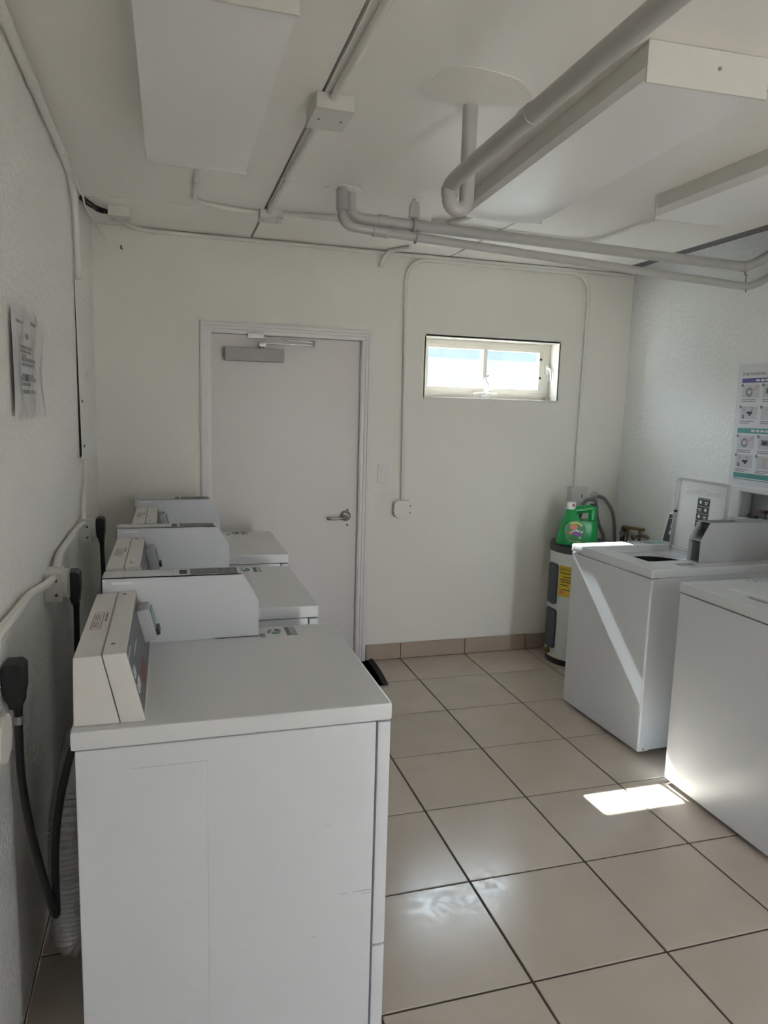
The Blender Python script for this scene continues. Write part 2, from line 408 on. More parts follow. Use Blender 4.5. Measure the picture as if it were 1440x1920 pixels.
# ------------------------------------------------------------------ window
win = thing('window_1', 'small high two-pane frosted window in the back wall', 'window', (2.40, 0.1, 1.9), kind='structure')
b = MB()
b.box(WX0, WX1, -0.001, TH, WZ0-0.012, WZ0+0.004, bev=0.002)
build('sill', b, M_SILL, win, world=True)
b = MB(); b.box(WX0, WX1, 0.0, TH, WZ1-0.004, WZ1+0.01, bev=0.001); b.box(WX0-0.008, WX0+0.003, 0.0, TH, WZ0, WZ1, bev=0.001); b.box(WX1-0.003, WX1+0.008, 0, TH, WZ0, WZ1, bev=0.001)
build('reveal', b, M_SILL, win, world=True)
FY0, FY1 = 0.105, 0.165
def frame(b, x0, x1, z0, z1, w, y0, y1, wl=None, wr=None, wb=None, wt=None, bev=0.004):
    wl = wl or w; wr = wr or w; wb = wb or w; wt = wt or w
    b.box(x0, x1, y0, y1, z0, z0+wb, bev=bev); b.box(x0, x1, y0, y1, z1-wt, z1, bev=bev)
    b.box(x0, x0+wl, y0, y1, z0+wb-bev, z1-wt+bev, bev=bev); b.box(x1-wr, x1, y0, y1, z0+wb-bev, z1-wt+bev, bev=bev)
b = MB(); frame(b, WX0+0.003, WX1-0.003, WZ0+0.004, WZ1-0.004, 0.03, FY0+0.01, FY1, wr=0.05, wb=0.05, wt=0.03); build('window_frame', b, M_FRAMEW, win, world=True)
SX0, SX1, SZ0, SZ1 = 1.966, 2.822, 1.758, 2.054
b = MB(); frame(b, SX0, SX1, SZ0, SZ1, 0.026, FY0+0.002, FY1-0.015, wr=0.034)
b.box(2.374, 2.402, FY0-0.004, FY1-0.015, SZ0+0.02, SZ1-0.02, bev=0.003)
build('sash', b, M_FRAMEW, win, world=True)
for a, c in ((SX0+0.02, 2.376), (2.400, SX1-0.03)):
    b = MB(); b.box(a, c, FY0+0.028, FY0+0.033, SZ0+0.02, SZ1-0.02); build('pane', b, M_GLASS, win, smooth=False, world=True)
for x, z in ((2.795, 1.985), (2.795, 1.862), (2.412, 1.862)):
    b = MB(); b.cyl((x, FY0+0.004, z), (x, FY0-0.006, z), 0.008 if x > 2.5 else 0.006, 12); build('bolt', b, M_BLACKP, win, world=True)
b = MB()
b.box(2.365, 2.415, 0.07, 0.104, WZ0+0.006, WZ0+0.026, bev=0.004)
b.tube(fillet([(2.39, 0.085, WZ0+0.02), (2.39, 0.07, 1.80), (2.388, 0.09, 1.845)], .02), 0.006, 8)
b.tube([(2.39, 0.08, WZ0+0.03), (2.42, 0.075, WZ0+0.07), (2.392, 0.09, 1.84)], 0.005, 8)
b.tube([(2.30, 0.085, WZ0+0.034), (2.36, 0.08, WZ0+0.042), (2.42, 0.08, WZ0+0.042), (2.475, 0.085, WZ0+0.038)], 0.005, 8)
build('crank_operator', b, M_WHITE, win, world=True)
b = MB(); b.box(2.838, 2.856, 0.092, 0.118, 1.89, 1.95, bev=0.004); b.tube(fillet([(2.846, 0.10, 1.93), (2.85, 0.06, 1.92), (2.856, 0.055, 1.85)], 0.03), [0.008]*8+[0.005], 10)
build('latch_lever', b, M_WHITE, win, world=True)
b = MB(); b.tube([(2.860, 0.10, 1.84), (2.858, 0.095, WZ0+0.03)], 0.004, 8); b.box(2.83, 2.865, 0.08, 0.10, WZ0+0.004, WZ0+0.02, bev=0.003); build('latch_rod', b, M_STEEL, win, world=True)

# ------------------------------------------------------------------ door
door = thing('door_1', 'flush pale grey door with overhead closer in the back wall', 'door', (1.07, 0, 0), kind='structure')
b = MB(); b.box(DX0+0.004, DX1-0.004, 0.030, 0.072, 0.008, DZ1-0.004, bev=0.003); leaf = build('door_leaf', b, M_DOOR, door, world=True)
def casing(x0, x1, z0, z1):
    return [(x0, x1, z0, z1)]
W_ = 0.060
prof = [(0, 0), (0, -0.018), (0.010, -0.022), (0.022, -0.022), (0.026, -0.016), (0.040, -0.016), (0.044, -0.011), (W_, -0.009), (W_, 0)]
def cas_side(xo, sgn, z1):      # outer edge xo, profile runs towards the opening; mitred top
    b = MB(); bm = b.bm
    A = [bm.verts.new((xo+sgn*u, v, 0)) for u, v in prof]; B = [bm.verts.new((xo+sgn*u, v, z1-u)) for u, v in prof]
    for i in range(len(A)-1): bm.faces.new((A[i], A[i+1], B[i+1], B[i]))
    bm.faces.new(A); bm.faces.new(B); bmesh.ops.recalc_face_normals(bm, faces=bm.faces[:]); return b
def cas_top(x0, x1, z1):
    b = MB(); bm = b.bm
    A = [bm.verts.new((x0+u, v, z1-u)) for u, v in prof]; B = [bm.verts.new((x1-u, v, z1-u)) for u, v in prof]
    for i in range(len(A)-1): bm.faces.new((A[i], A[i+1], B[i+1], B[i]))
    bm.faces.new(A); bm.faces.new(B); bmesh.ops.recalc_face_normals(bm, faces=bm.faces[:]); return b
build('casing', cas_side(0.563, 1, 2.097), M_TRIM, door, world=True, angle=20)
build('casing', cas_side(1.585, -1, 2.097), M_TRIM, door, world=True, angle=20)
build('casing', cas_top(0.563, 1.585, 2.097), M_TRIM, door, world=True, angle=20)
b = MB(); b.box(DX0-0.001, DX0+0.003, -0.006, TH, 0, DZ1); b.box(DX1-0.003, DX1+0.001, -0.006, TH, 0, DZ1); b.box(DX0, DX1, -0.006, TH, DZ1-0.003, DZ1+0.001)
b.box(DX0, DX0+0.015, 0.074, 0.11, 0, DZ1); b.box(DX1-0.015, DX1, 0.074, 0.11, 0, DZ1); b.box(DX0, DX1, 0.074, 0.11, DZ1-0.015, DZ1)
build('door_jamb', b, M_TRIM, door, world=True, smooth=False)
b = MB(); b.box(DX0, DX1, 0.0, TH, 0.0, 0.006, bev=0.002); build('threshold', b, M_STEEL, door, world=True)
# closer
b = MB(); b.box(0.700, 1.040, -0.050, 0.029, 1.880, 1.952, bev=0.004); cl = build('door_closer', b, M_ALU, door, world=True)
b = MB(); b.cyl((0.91, -0.02, 1.950), (0.91, -0.02, 1.985), 0.014, 14); b.box(0.895, 0.935, -0.035, 0.0, 1.965, 1.985, bev=0.003)
b.box(-0.01, 0.315, -0.011, 0.011, -0.004, 0.004, bev=0.002, M=Matrix.Translation((0.905, -0.022, 1.986)) @ Matrix.Rotation(R(-3), 4, 'Z'))
b.cyl((1.212, -0.04, 1.978), (1.212, -0.04, 2.012), 0.010, 12)
b.box(-0.33, 0.0, -0.010, 0.010, -0.004, 0.004, bev=0.002, M=Matrix.Translation((1.212, -0.04, 2.000)) @ Matrix.Rotation(R(-4), 4, 'Z') @ Matrix.Rotation(R(4), 4, 'Y'))
b.box(0.83, 0.925, -0.030, -0.016, 2.012, 2.044, bev=0.003)
build('closer_arm', b, M_STEEL, cl, world=True)
b = MB(); b.lathe([(0, 0), (0.034, 0), (0.034, 0.006), (0.022, 0.012), (0.014, 0.013), (0.014, 0.035), (0, 0.035)], n=28, M=Matrix.Translation((1.445, 0.029, 0.953)) @ Matrix.Rotation(R(90), 4, 'X'))
rs = build('lever_rose', b, M_STEEL, door, world=True)
b = MB(); b.tube(fillet([(1.445, 0.0, 0.953), (1.445, -0.022, 0.950), (1.40, -0.030, 0.944), (1.335, -0.024, 0.942), (1.322, -0.010, 0.942)], 0.02), 0.0095, 12); build('door_lever', b, M_STEEL, rs, world=True)
b = MB(); b.cyl((1.458, 0.031, 0.992), (1.458, 0.026, 0.992), 0.006, 12); b.cyl((1.458, 0.031, 0.895), (1.458, 0.026, 0.895), 0.006, 12); build('screw_hole', b, M_BLACKP, door, world=True)

# black mat in front of the door
b = MB(); b.grid(lambda u, v: (0.945 + 0.67*u + 0.02*math.sin(v*2)*(u > .9), -0.445 + 0.440*v, 0.0055 + 0.008*max(0, u-0.95)/0.05*(0.3+v)), 20, 8)
bmesh.ops.solidify(b.bm, geom=b.bm.faces[:], thickness=0.005)
tag(build('door_mat', b, M_BLACK), 'thin black rubber mat on the tiles in front of the door', 'mat')
SC_ = None

# ------------------------------------------------------------------ laundry machines
# local frame: front face at x = 0, back at x = -0.72, width along +y (user's right), floor at z = 0
W0, DEP, HT = 0.672, 0.72, 0.92
CON_Y0, CON_Y1 = 0.026, None
def side_prof():   # console end profile (x, z)
    return [(-0.715, HT), (-0.712, 1.076), (-0.604, 1.081), (-0.566, HT)]
def bars(b, x0, x1, y0, y1, z, n, horiz=True, gap=0.35):
    for k in range(n):
        if horiz:
            a = y0 + (y1-y0)*k/n; b.box(x0, x1, a, a+(y1-y0)/n*(1-gap), z, z+0.0006)
        else:
            a = x0 + (x1-x0)*k/n; b.box(a, a+(x1-x0)/n*(1-gap), y0, y1, z, z+0.0006)
def machine(kind, label, fx, y0, rot, group, cb, cx, lid=None, logo=True):
    t = thing('clothes_dryer' if kind == 'dryer' else 'washing_machine', label, 'dryer' if kind == 'dryer' else 'washer', (fx, y0, 0), rot, group)
    # cabinet with side seams
    b = MB()
    if lid == 'open':      # open box: the tub shows through the lid well
        b.box(-0.712, -0.700, 0.004, W0-0.004, 0.025, 0.876, bev=0.003); b.box(-0.050, -0.036, 0.004, W0-0.004, 0.025, 0.876, bev=0.003)
        b.box(-0.712, -0.036, 0.004, 0.016, 0.025, 0.876, bev=0.003); b.box(-0.712, -0.036, W0-0.016, W0-0.004, 0.025, 0.876, bev=0.003)
        b.box(-0.705, -0.045, 0.01, W0-0.01, 0.025, 0.035)
    else: b.box(-0.712, -0.036, 0.004, W0-0.004, 0.025, 0.874, bev=0.006)
    cab = build('cabinet', b, M_ENAM, t)
    if kind == 'dryer':
        for yy in (0.0030, W0-0.0048):
            b = MB(); b.box(-0.4345, -0.4335, yy, yy+0.0018, 0.03, 0.822); b.box(-0.60, -0.4335, yy, yy+0.0018, 0.8215, 0.8225)
            build('side_crease', b, M_CREASE, cab)
        for x, z, l, hh in ((-0.085, 0.432, 0.045, 0.0015), (-0.065, 0.424, 0.025, 0.001), (-0.12, 0.432, 0.02, 0.001), (-0.19, 0.33, 0.010, 0.001), (-0.16, 0.62, 0.018, 0.001)):
            b = MB(); b.box(x, x+l, 0.0036, 0.0045, z, z+hh); build('scuff_mark', b, M_SCUFF, cab)
    # feet
    for fxx in (-0.66, -0.08):
        for fy in (0.06, W0-0.06):
            b = MB(); b.cyl((fxx, fy, 0.0), (fxx, fy, 0.03), 0.02, 14); build('levelling_foot', b, M_BLACK, t)
    # front panels
    if kind == 'dryer':
        b = MB(); b.box(-0.033, 0.0, 0.003, W0-0.003, 0.277, 0.872, bev=0.006); fp = build('front_panel', b, M_ENAM, t)
        b = MB(); b.box(-0.033, 0.0, 0.003, W0-0.003, 0.022, 0.273, bev=0.006); build('kick_panel', b, M_ENAM, t)
        b = MB(); b.prism(rrect(0.12, 0.55, 0.36, 0.80, 0.03), 'x', -0.002, 0.018, bev=0.004); d = build('dryer_door', b, M_ENAM, t)
        b = MB(); b.box(0.017, 0.030, 0.135, 0.155, 0.52, 0.64, bev=0.004); build('door_handle', b, M_ENAM, d)
    else:
        b = MB(); b.prism([(-0.060, 0.003), (-0.006, 0.003), (0.0, 0.010), (0.0, W0-0.010), (-0.006, W0-0.003), (-0.060, W0-0.003)], 'z', 0.022, 0.872, bev=0.0015)
        fp = build('front_panel', b, M_ENAM, t)
        b = MB(); b.cyl((-0.03, W0-0.004, 0.032), (-0.03, W0-0.0015, 0.032), 0.004, 10); build('screw', b, M_INK, fp)
    # top
    b = MB()
    if lid == 'open':
        lx0, lx1, ly0, ly1 = -0.545, -0.110, 0.125, 0.500
        zz = (0.876, HT)
        b.box(-DEP, 0.002, 0, ly0, *zz, bev=0.008); b.box(-DEP, 0.002, ly1, W0, *zz, bev=0.008)
        b.box(-DEP, lx0, ly0-0.010, ly1+0.010, zz[0], HT-0.0004, bev=0.002); b.box(lx1, 0.002, ly0-0.010, ly1+0.010, zz[0], HT-0.0004, bev=0.002)
        top = build('top_panel', b, M_ENAM2, t)
        # sunk well with a round opening
        b = MB(); bm = b.bm; N = 64; c = ((lx0+lx1)/2+0.005, (ly0+ly1)/2); rr = 0.165
        sq = []; ci = []; lp = []; dn = []
        for k in range(N):
            a = 2*math.pi*k/N; ca, sa = math.cos(a), math.sin(a)
            hx, hy = (lx1-lx0)/2, (ly1-ly0)/2; s_ = min(hx/max(abs(ca), 1e-6), hy/max(abs(sa), 1e-6))
            ox, oy = (lx0+lx1)/2, (ly0+ly1)/2
            sq.append((ox+ca*s_, oy+sa*s_, HT-0.004)); ci.append((ox+ca*s_*0.97, oy+sa*s_*0.97, 0.886))
            lp.append((c[0]+rr*ca, c[1]+rr*sa, 0.882)); dn.append((c[0]+(rr-0.012)*ca, c[1]+(rr-0.012)*sa, 0.868))
        L_ = [[bm.verts.new(p) for p in q_] for q_ in (sq, ci, lp, dn)]
        b._poly(L_, caps=False); bmesh.ops.recalc_face_normals(bm, faces=bm.faces[:])
        for f in bm.faces:
            if f.normal.z < -0.2: f.normal_flip()
        build('lid_well', b, M_ENAM2, t)
        b = MB(); b.lathe([(rr-0.0115, 0.8675), (rr-0.0105, 0.842), (rr-0.022, 0.836), (rr-0.026, 0.842)], (c[0], c[1], 0), 48); build('tub_gap_shade', b, M_BLACKP, t)  # black band stands in for the shaded gap under the ring
        b = MB(); b.lathe([(rr-0.024, 0.842), (rr-0.03, 0.838), (rr+0.03, 0.81), (rr+0.03, 0.45), (0.05, 0.44), (0, 0.44)], (c[0], c[1], 0), 48); build('wash_tub', b, M_TUB, t)
        b = MB(); b.lathe([(0.10, 0.45), (0.07, 0.50), (0.045, 0.62), (0.04, 0.78), (0.03, 0.80), (0, 0.802)], (c[0], c[1], 0), 32); build('agitator', b, M_TUB, t)
        # raised lid standing on its hinge
        b = MB(); hx = -0.552; lt = Matrix.Translation((hx, 0, 0.905)) @ Matrix.Rotation(R(3), 4, 'Y').inverted()
        b.prism(rrect(ly0+0.002, ly1-0.002, 0.0, 0.392, 0.022), 'x', -0.014, -0.004, bev=0.003, M=lt)
        ld = build('lid', b, M_ENAM2, t)
        b = MB(); bm = b.bm   # rim of the lid, standing proud of its inner skin
        o_ = rrect(ly0+0.002, ly1-0.002, 0.0, 0.392, 0.022); i_ = rrect(ly0+0.016, ly1-0.016, 0.008, 0.378, 0.014)
        LL = [[bm.verts.new(lt @ Vector((x, u, v))) for u, v in q_] for x, q_ in ((-0.010, o_), (0.012, o_), (0.012, [(a_[0]*.6+c_[0]*.4, a_[1]*.6+c_[1]*.4) for a_, c_ in zip(o_, i_)]), (-0.002, i_))]
        b._poly(LL, caps=False); bmesh.ops.recalc_face_normals(bm, faces=bm.faces[:]); build('lid_rim', b, M_TUB, ld)
        def LP(u, v, d=-0.0035): return lt @ Vector((d, u, v))
        def lbox(b, u0, u1, v0, v1, th=0.001): b.box(-0.0045, -0.0045+th, u0, u1, v0, v1, M=lt)
        b = MB(); lbox(b, 0.285, 0.372, 0.19-0.05, 0.30, 0.0012); pl = build('care_label', b, M_INK, ld)
        b = MB()
        for k in range(2):
            for q_ in range(4):
                u, v = 0.291+0.041*k, 0.150+0.038*q_
                if (k+q_) % 2: b.prism([(u+0.015+0.009*math.cos(a_*math.pi/5), v+0.013+0.009*math.sin(a_*math.pi/5)) for a_ in range(10)], 'x', -0.0040, -0.0030, M=lt)
                else: lbox(b, u+0.004, u+0.026, v+0.012, v+0.017, 0.0018); lbox(b, u+0.008, u+0.022, v+0.003, v+0.007, 0.0018)
                lbox(b, u-0.004, u+0.034, v+0.029, v+0.0305, 0.0018)
        build('label_pictogram', b, M_PAPER, pl)
        b = MB()
        b.text('Speed Queen', 0.046, lambda x, y: LP(0.185+x*0.98, 0.322+y, 0.000), ext=0)
        build('embossed_lettering', b, M_WHITE, ld)
        b = MB(); b.text('Speed Queen', 0.046, lambda x, y: LP(0.188+x*0.98, 0.317+y, -0.0015)); build('embossed_lettering', b, M_TUB, ld)  # offset grey copy paints the shadow of the white letters
        for u in (ly0+0.012, ly1-0.012):
            b = MB(); b.box(-0.004, 0.014, u-0.006, u+0.006, 0.20, 0.212, bev=0.003, M=lt); build('lid_bumper', b, M_BLACK, ld)
    else:
        b.box(-DEP, 0.002, 0, W0, 0.876, HT, bev=0.008); top = build('top_panel', b, M_ENAM2, t)
        if lid == 'closed':
            b = MB(); b.prism(rrect(-0.545, -0.110, 0.140, 0.505, 0.02), 'z', HT-0.004, HT+0.008, bev=0.004); ld = build('lid', b, M_ENAM2, t)
            b = MB(); b.prism(rrect(-0.118, -0.092, 0.28, 0.38, 0.010), 'z', HT-0.003, HT+0.0015, bev=0.001); build('finger_recess', b, M_GREYINK, ld)
    if kind == 'washer':
        b = MB(); bars(b, -0.50, -0.33, 0.050, 0.062, HT, 6, False); bars(b, -0.56, -0.31, 0.022, 0.036, HT, 8, False)
        build('instruction_print', b, M_GREYINK, top)
        b = MB(); b.box(-0.62, -0.43, 0.05, 0.085, HT, HT+0.0006); build('teal_strip', b, M_TEAL, top)
        b = MB(); bars(b, -0.29, -0.20, 0.575, 0.635, HT, 4, True, 0.6); build('warning_print', b, M_GREYINK, top)
    else:
        b = MB(); b.box(-0.165, -0.150, 0.565, 0.650, HT, HT+0.0006); bars(b, -0.145, -0.130, 0.565, 0.650, HT, 3, False, 0.5); build('instruction_print', b, M_GREYINK, top)
        b = MB()
        for k in range(3):
            a = R(120*k); pts = [(-0.200+0.018*math.cos(a+q_*0.28), 0.608+0.018*math.sin(a+q_*0.28), HT+0.001) for q_ in range(6)]
            b.tube(pts, 0.004, 6)
        build('green_recycling_print', b, M_TEAL2, top)
        b = MB(); bars(b, -0.248, -0.232, 0.560, 0.600, HT, 4, True, 0.5); build('small_print', b, M_GREYINK, top)
    # console
    cy0, cy1 = 0.026, cb[0]-0.002
    b = MB(); b.prism([(-0.715, HT), (-0.712, 1.076), (-0.655, 1.079), (-0.620, HT)], 'y', cy0, cy1, bev=0.004)
    con = build('console', b, M_CREAM, t)
    # front bezel with a recessed dark panel
    S0, S1 = Vector((-0.566, HT)), Vector((-0.604, 1.081))
    def sl(v, d=0.0):      # point on the sloping face, v from bottom to top, d inward
        p = S0 + (S1-S0)*v; n_ = Vector((0.972, 0.233)); return (p.x-n_.x*d, p.y-n_.y*d)
    b = MB()
    b.prism([(-0.618, HT), (-0.653, 1.0785), S1[:], S0[:]], 'y', cy0, cy0+0.012, bev=0.003)
    b.prism([(-0.618, HT), (-0.653, 1.0785), S1[:], S0[:]], 'y', cy1-0.012, cy1, bev=0.003)
    b.prism([(-0.653, 1.0785), S1[:], sl(0.985), (-0.648, 1.074)], 'y', cy0+0.008, cy1-0.008, bev=0.001)
    b.prism([(-0.618, HT), (-0.622, 0.926), sl(0.035), S0[:]], 'y', cy0+0.008, cy1-0.008, bev=0.002)
    bz = build('console_bezel', b, M_CREAM, t)
    b = MB(); b.prism([sl(0.01, 0.0025), sl(0.99, 0.0025), sl(0.99, 0.012), sl(0.01, 0.012)], 'y', cy0+0.006, cy1-0.006); cp_ = build('control_panel', b, M_PANEL, t, smooth=False)
    def sbox(b, y0_, y1_, v0, v1, d0=0.0026, d1=0.0005): b.prism([sl(v0, d0), sl(v1, d0), sl(v1, d1), sl(v0, d1)], 'y', y0_, y1_)
    for k in range(5):
        b = MB(); y_ = cy0+0.045+0.022*(k % 3); v_ = 0.30+0.22*(k//3)
        sbox(b, y_, y_+0.014, v_, v_+0.14); build('push_button', b, M_GREYM, cp_, smooth=False)
    b = MB(); sbox(b, cy0+0.17, cy0+0.29, 0.12, 0.34, 0.0026, 0.0022); build('red_stripe', b, M_REDP, cp_, smooth=False)
    b = MB(); sbox(b, cy0+0.02, cy0+0.12, 0.84, 0.86, 0.0026, 0.0022); sbox(b, cy0+0.14, cy0+0.26, 0.66, 0.68, 0.0026, 0.0022); build('panel_print', b, M_PAPER, cp_, smooth=False)
    # payment reader on the panel next to the meter
    b = MB(); rd = Matrix.Translation((-0.585, cb[0]-0.085, 1.005)) @ Matrix.Rotation(R(14), 4, 'Y').inverted()
    b.box(-0.025, 0.030, -0.04, 0.04, -0.045, 0.050, bev=0.007, M=rd); cr_ = build('card_reader', b, M_GREYM, t)
    b = MB(); b.box(0.029, 0.034, -0.030, 0.030, -0.010, 0.040, bev=0.002, M=rd); build('reader_screen', b, M_TEAL2, cr_)
    b = MB(); b.box(0.028, 0.040, -0.028, 0.028, -0.036, -0.018, bev=0.003, M=rd); build('reader_slot', b, M_BLACKP, cr_)
    # seam, screws and oval badge on the console top
    b = MB(); b.box(-0.6565, -0.6545, cy0+0.002, cy1-0.002, 1.0765, 1.0795); build('top_seam', b, M_SEAM, con)
    for y_ in (cy0+0.07, cy1-0.03):
        b = MB(); b.cyl((-0.635, y_, 1.074), (-0.635, y_, 1.0812), 0.0045, 10); build('screw', b, M_GREYINK, con)
    if logo:
        zt = 1.0783; yc, xc = cy0+0.28, -0.685
        b = MB(); bm = b.bm; o_ = rrect(xc-0.012, xc+0.012, yc-0.090, yc+0.065, 0.0119, 8); i_ = rrect(xc-0.010, xc+0.010, yc-0.088, yc+0.063, 0.0099, 8)
        LL = [[bm.verts.new((u, v, zt)) for u, v in q_] for q_ in (o_, i_)]; b._poly(LL, caps=False); bmesh.ops.recalc_face_normals(bm, faces=bm.faces[:])
        for f in bm.faces:
            if f.normal.z < 0: f.normal_flip()
        bd = build('oval_badge', b, M_RED, con)
        b = MB(); b.text('SPEED QUEEN', 0.0185, lambda x, y: (xc+0.0055-y, yc-0.072+x, zt+0.0003)); bars(b, xc+0.017, xc+0.021, yc-0.02, yc+0.06, zt, 7); build('badge_lettering', b, M_INK, bd)
    # coin meter housing: open sloping front with a shelf
    y_a, y_b = cb; fx_, bx = cx; tz = 1.120; w = 0.003
    pr_ = [(bx, HT+0.0005), (bx, tz), (fx_-0.052, tz), (fx_, 1.032), (fx_, HT+0.0005)]
    b = MB(); b.prism(pr_, 'y', y_a, y_a+w); b.prism(pr_, 'y', y_b-w, y_b)
    b.box(bx, fx_-0.052, y_a, y_b, tz-w, tz); b.box(bx, bx+w, y_a, y_b, HT, tz); b.box(fx_-0.13, fx_, y_a, y_b, HT, HT+w)
    b.box(fx_-0.10, fx_-0.001, y_a+w/2, y_b-w/2, 1.029, 1.034)
    b.box(fx_-0.13, fx_-0.127, y_a+w, y_b-w, HT+0.004, tz-w)
    mt = build('coin_meter', b, M_GREYM if kind == 'washer' else M_METERW, t)
    b = MB(); b.box(fx_-0.128, fx_-0.040, y_a+0.045, y_b-0.006, 0.930, 1.022, bev=0.003); build('coin_vault', b, M_BLACKP, mt)
    b = MB(); b.box(fx_-0.128, fx_-0.060, y_a+0.02, y_b-0.02, 1.045, 1.105, bev=0.003); b.cyl((fx_-0.062, y_a+0.045, 1.06), (fx_-0.035, y_a+0.045, 1.06), 0.007, 10); build('coin_slide', b, M_PANEL, mt)
    b = MB(); b.box(fx_-0.20, fx_-0.062, y_a+0.012, y_b-0.010, tz, tz+0.0008); st = build('instruction_sticker', b, M_DKPRINT, mt)
    b = MB(); 
    for k in range(6): b.box(fx_-0.196+0.022*k, fx_-0.180+0.022*k, y_a+0.02, y_b-0.02, tz+0.0008, tz+0.0012)
    build('sticker_print', b, M_GREYINK, st)
    b = MB(); b.box(fx_-0.232, fx_-0.210, y_a+0.020, y_b-0.020, tz, tz+0.0008); build('serial_sticker', b, M_INK, mt)
    for xs_ in (bx+0.06, fx_-0.252):
        b = MB(); b.box(xs_, xs_+0.0015, y_a+0.002, y_b-0.002, tz-0.0005, tz+0.0006); build('lid_seam', b, M_SEAM, mt)
    b = MB(); b.box(bx+0.028, bx+0.085, y_a-0.0015, y_a+0.0005, 1.100, 1.108, bev=0.0006); build('lock_tab', b, M_WHITE, mt)
    return t
GD, GW = 'dryers along the left wall', 'washers along the right wall'
machine('dryer', 'nearest white coin-operated dryer, front left, with black cord and foil duct behind it', 0.895, -2.750, 0, GD, (0.575, 0.665), (-0.252, -0.70))
machine('dryer', 'middle white dryer of the left-hand row, behind the nearest one', 0.892, -1.868, 0, GD, (0.575, 0.665), (-0.268, -0.715))
machine('dryer', 'farthest white dryer of the left-hand row, standing in front of the door', 0.930, -0.950, 0, GD, (0.575, 0.665), (-0.285, -0.725))
machine('washer', 'white top-load washer with its lid raised, beside the water heater', 2.511, -0.893, math.pi+0.026, GW, (0.510, 0.592), (-0.332, -0.765), lid='open', logo=False)
machine('washer', 'white top-load washer with its lid closed, cut by the right edge of the photo', 2.496, -1.790, math.pi-0.010, GW, (0.510, 0.592), (-0.332, -0.765), lid='closed', logo=False)

# ------------------------------------------------------------------ water heater
HC = (2.990, -0.258); HR = 0.21
h = thing('water_heater', 'short white cylindrical water heater with dark access covers in the back corner', 'water heater', (HC[0], HC[1], 0))
b = MB(); b.lathe([(0, 0.0), (HR-0.004, 0.0), (HR-0.004, 0.036), (0, 0.036)], n=56); build('base_ring', b, M_BLACK, h)
b = MB(); b.lathe([(0, 0.034), (HR-0.008, 0.034), (HR, 0.042), (HR, 0.742), (HR-0.002, 0.746), (0, 0.746)], n=64); sh = build('tank_jacket', b, M_HEAT, h)
b = MB(); b.lathe([(0, 0.742), (HR+0.004, 0.742), (HR+0.004, 0.785), (HR-0.012, 0.800), (0, 0.803)], n=64); build('top_cap', b, M_DKGREY, h)
def patch(b, a0, a1, z0, z1, d, r=0.02, inset=0.0, n=14):
    p0 = rrect(R(a0)*HR, R(a1)*HR, z0, z1, r, 5); bm = b.bm; pts = []
    for q0, q1 in zip(p0, p0[1:]+p0[:1]):
        m_ = max(1, int(abs(q1[0]-q0[0])/0.006)); pts += [(q0[0]+(q1[0]-q0[0])*k/m_, q0[1]+(q1[1]-q0[1])*k/m_) for k in range(m_)]
    def P(u, v, rad): a = u/HR; return bm.verts.new((rad*math.cos(a), rad*math.sin(a), v))
    cu, cv = sum(p[0] for p in pts)/len(pts), sum(p[1] for p in pts)/len(pts)
    LL = [[P(u, v, HR-0.002) for u, v in pts], [P(u, v, HR+d*.6) for u, v in pts]]
    for f_, dd in ((0.97, d), (0.6, d), (0.3, d)): LL.append([P(cu+(u-cu)*f_, cv+(v-cv)*f_, HR+dd) for u, v in pts])
    b._poly(LL, caps=False); bm.faces.new(LL[-1]); bmesh.ops.recalc_face_normals(bm, faces=bm.faces[:]); return b
build('access_cover', patch(MB(), 166, 194, 0.395, 0.665, 0.012, 0.022), M_NAVY, h)
build('access_cover', patch(MB(), 166, 196, 0.100, 0.365, 0.012, 0.022), M_NAVY, h)
el = build('energy_label', patch(MB(), 196.5, 236, 0.462, 0.662, 0.0012, 0.003), M_YEL, h)
def HP(a_deg, u, z): a = R(a_deg) + u/HR; return ((HR+0.002)*math.cos(a), (HR+0.002)*math.sin(a), z)
b = MB(); b.text('ENERGYGUIDE', 0.026, lambda x, y: HP(198, x*0.80, 0.630+y*1.1)); build('label_lettering', b, M_INK, el, smooth=False)
b = MB()
for z, u0, u1 in ((0.612, 0.0, 0.11), (0.588, 0.02, 0.10), (0.570, 0.0, 0.12), (0.555, 0.01, 0.11), (0.535, 0.0, 0.06), (0.505, 0.02, 0.10)):
    for k in range(8):
        ua, ub = u0+(u1-u0)*k/8, u0+(u1-u0)*(k+1)/8; vv = [b.bm.verts.new(HP(199, u, zz)) for u, zz in ((ua, z), (ub, z), (ub, z+0.006), (ua, z+0.006))]; b.bm.faces.new(vv)
build('label_print', b, M_INK, el, smooth=False)
b = MB(); vv = [b.bm.verts.new(HP(199, u, z)) for u, z in ((0.0, 0.475), (0.05, 0.475), (0.02, 0.502), (0.0, 0.506))]; b.bm.faces.new(vv); build('orange_arrow', b, M_ORANGE, el, smooth=False)
b = MB(); a = R(178); dv = Vector((math.cos(a), math.sin(a), 0)); p = dv*HR + Vector((0, 0, 0.075))
b.tube([p-dv*0.01, p+dv*0.012], 0.022, 16); b.tube([p+dv*0.01, p+dv*0.03], 0.013, 12); b.tube([p+dv*0.028, p+dv*0.036], 0.02, 10); build('drain_valve', b, M_BRASS, h)

# ------------------------------------------------------------------ detergent bottle
d = thing('detergent_bottle', 'big green laundry detergent jug with white cap on top of the water heater', 'detergent', (2.895, -0.325, 0.803), R(-22))
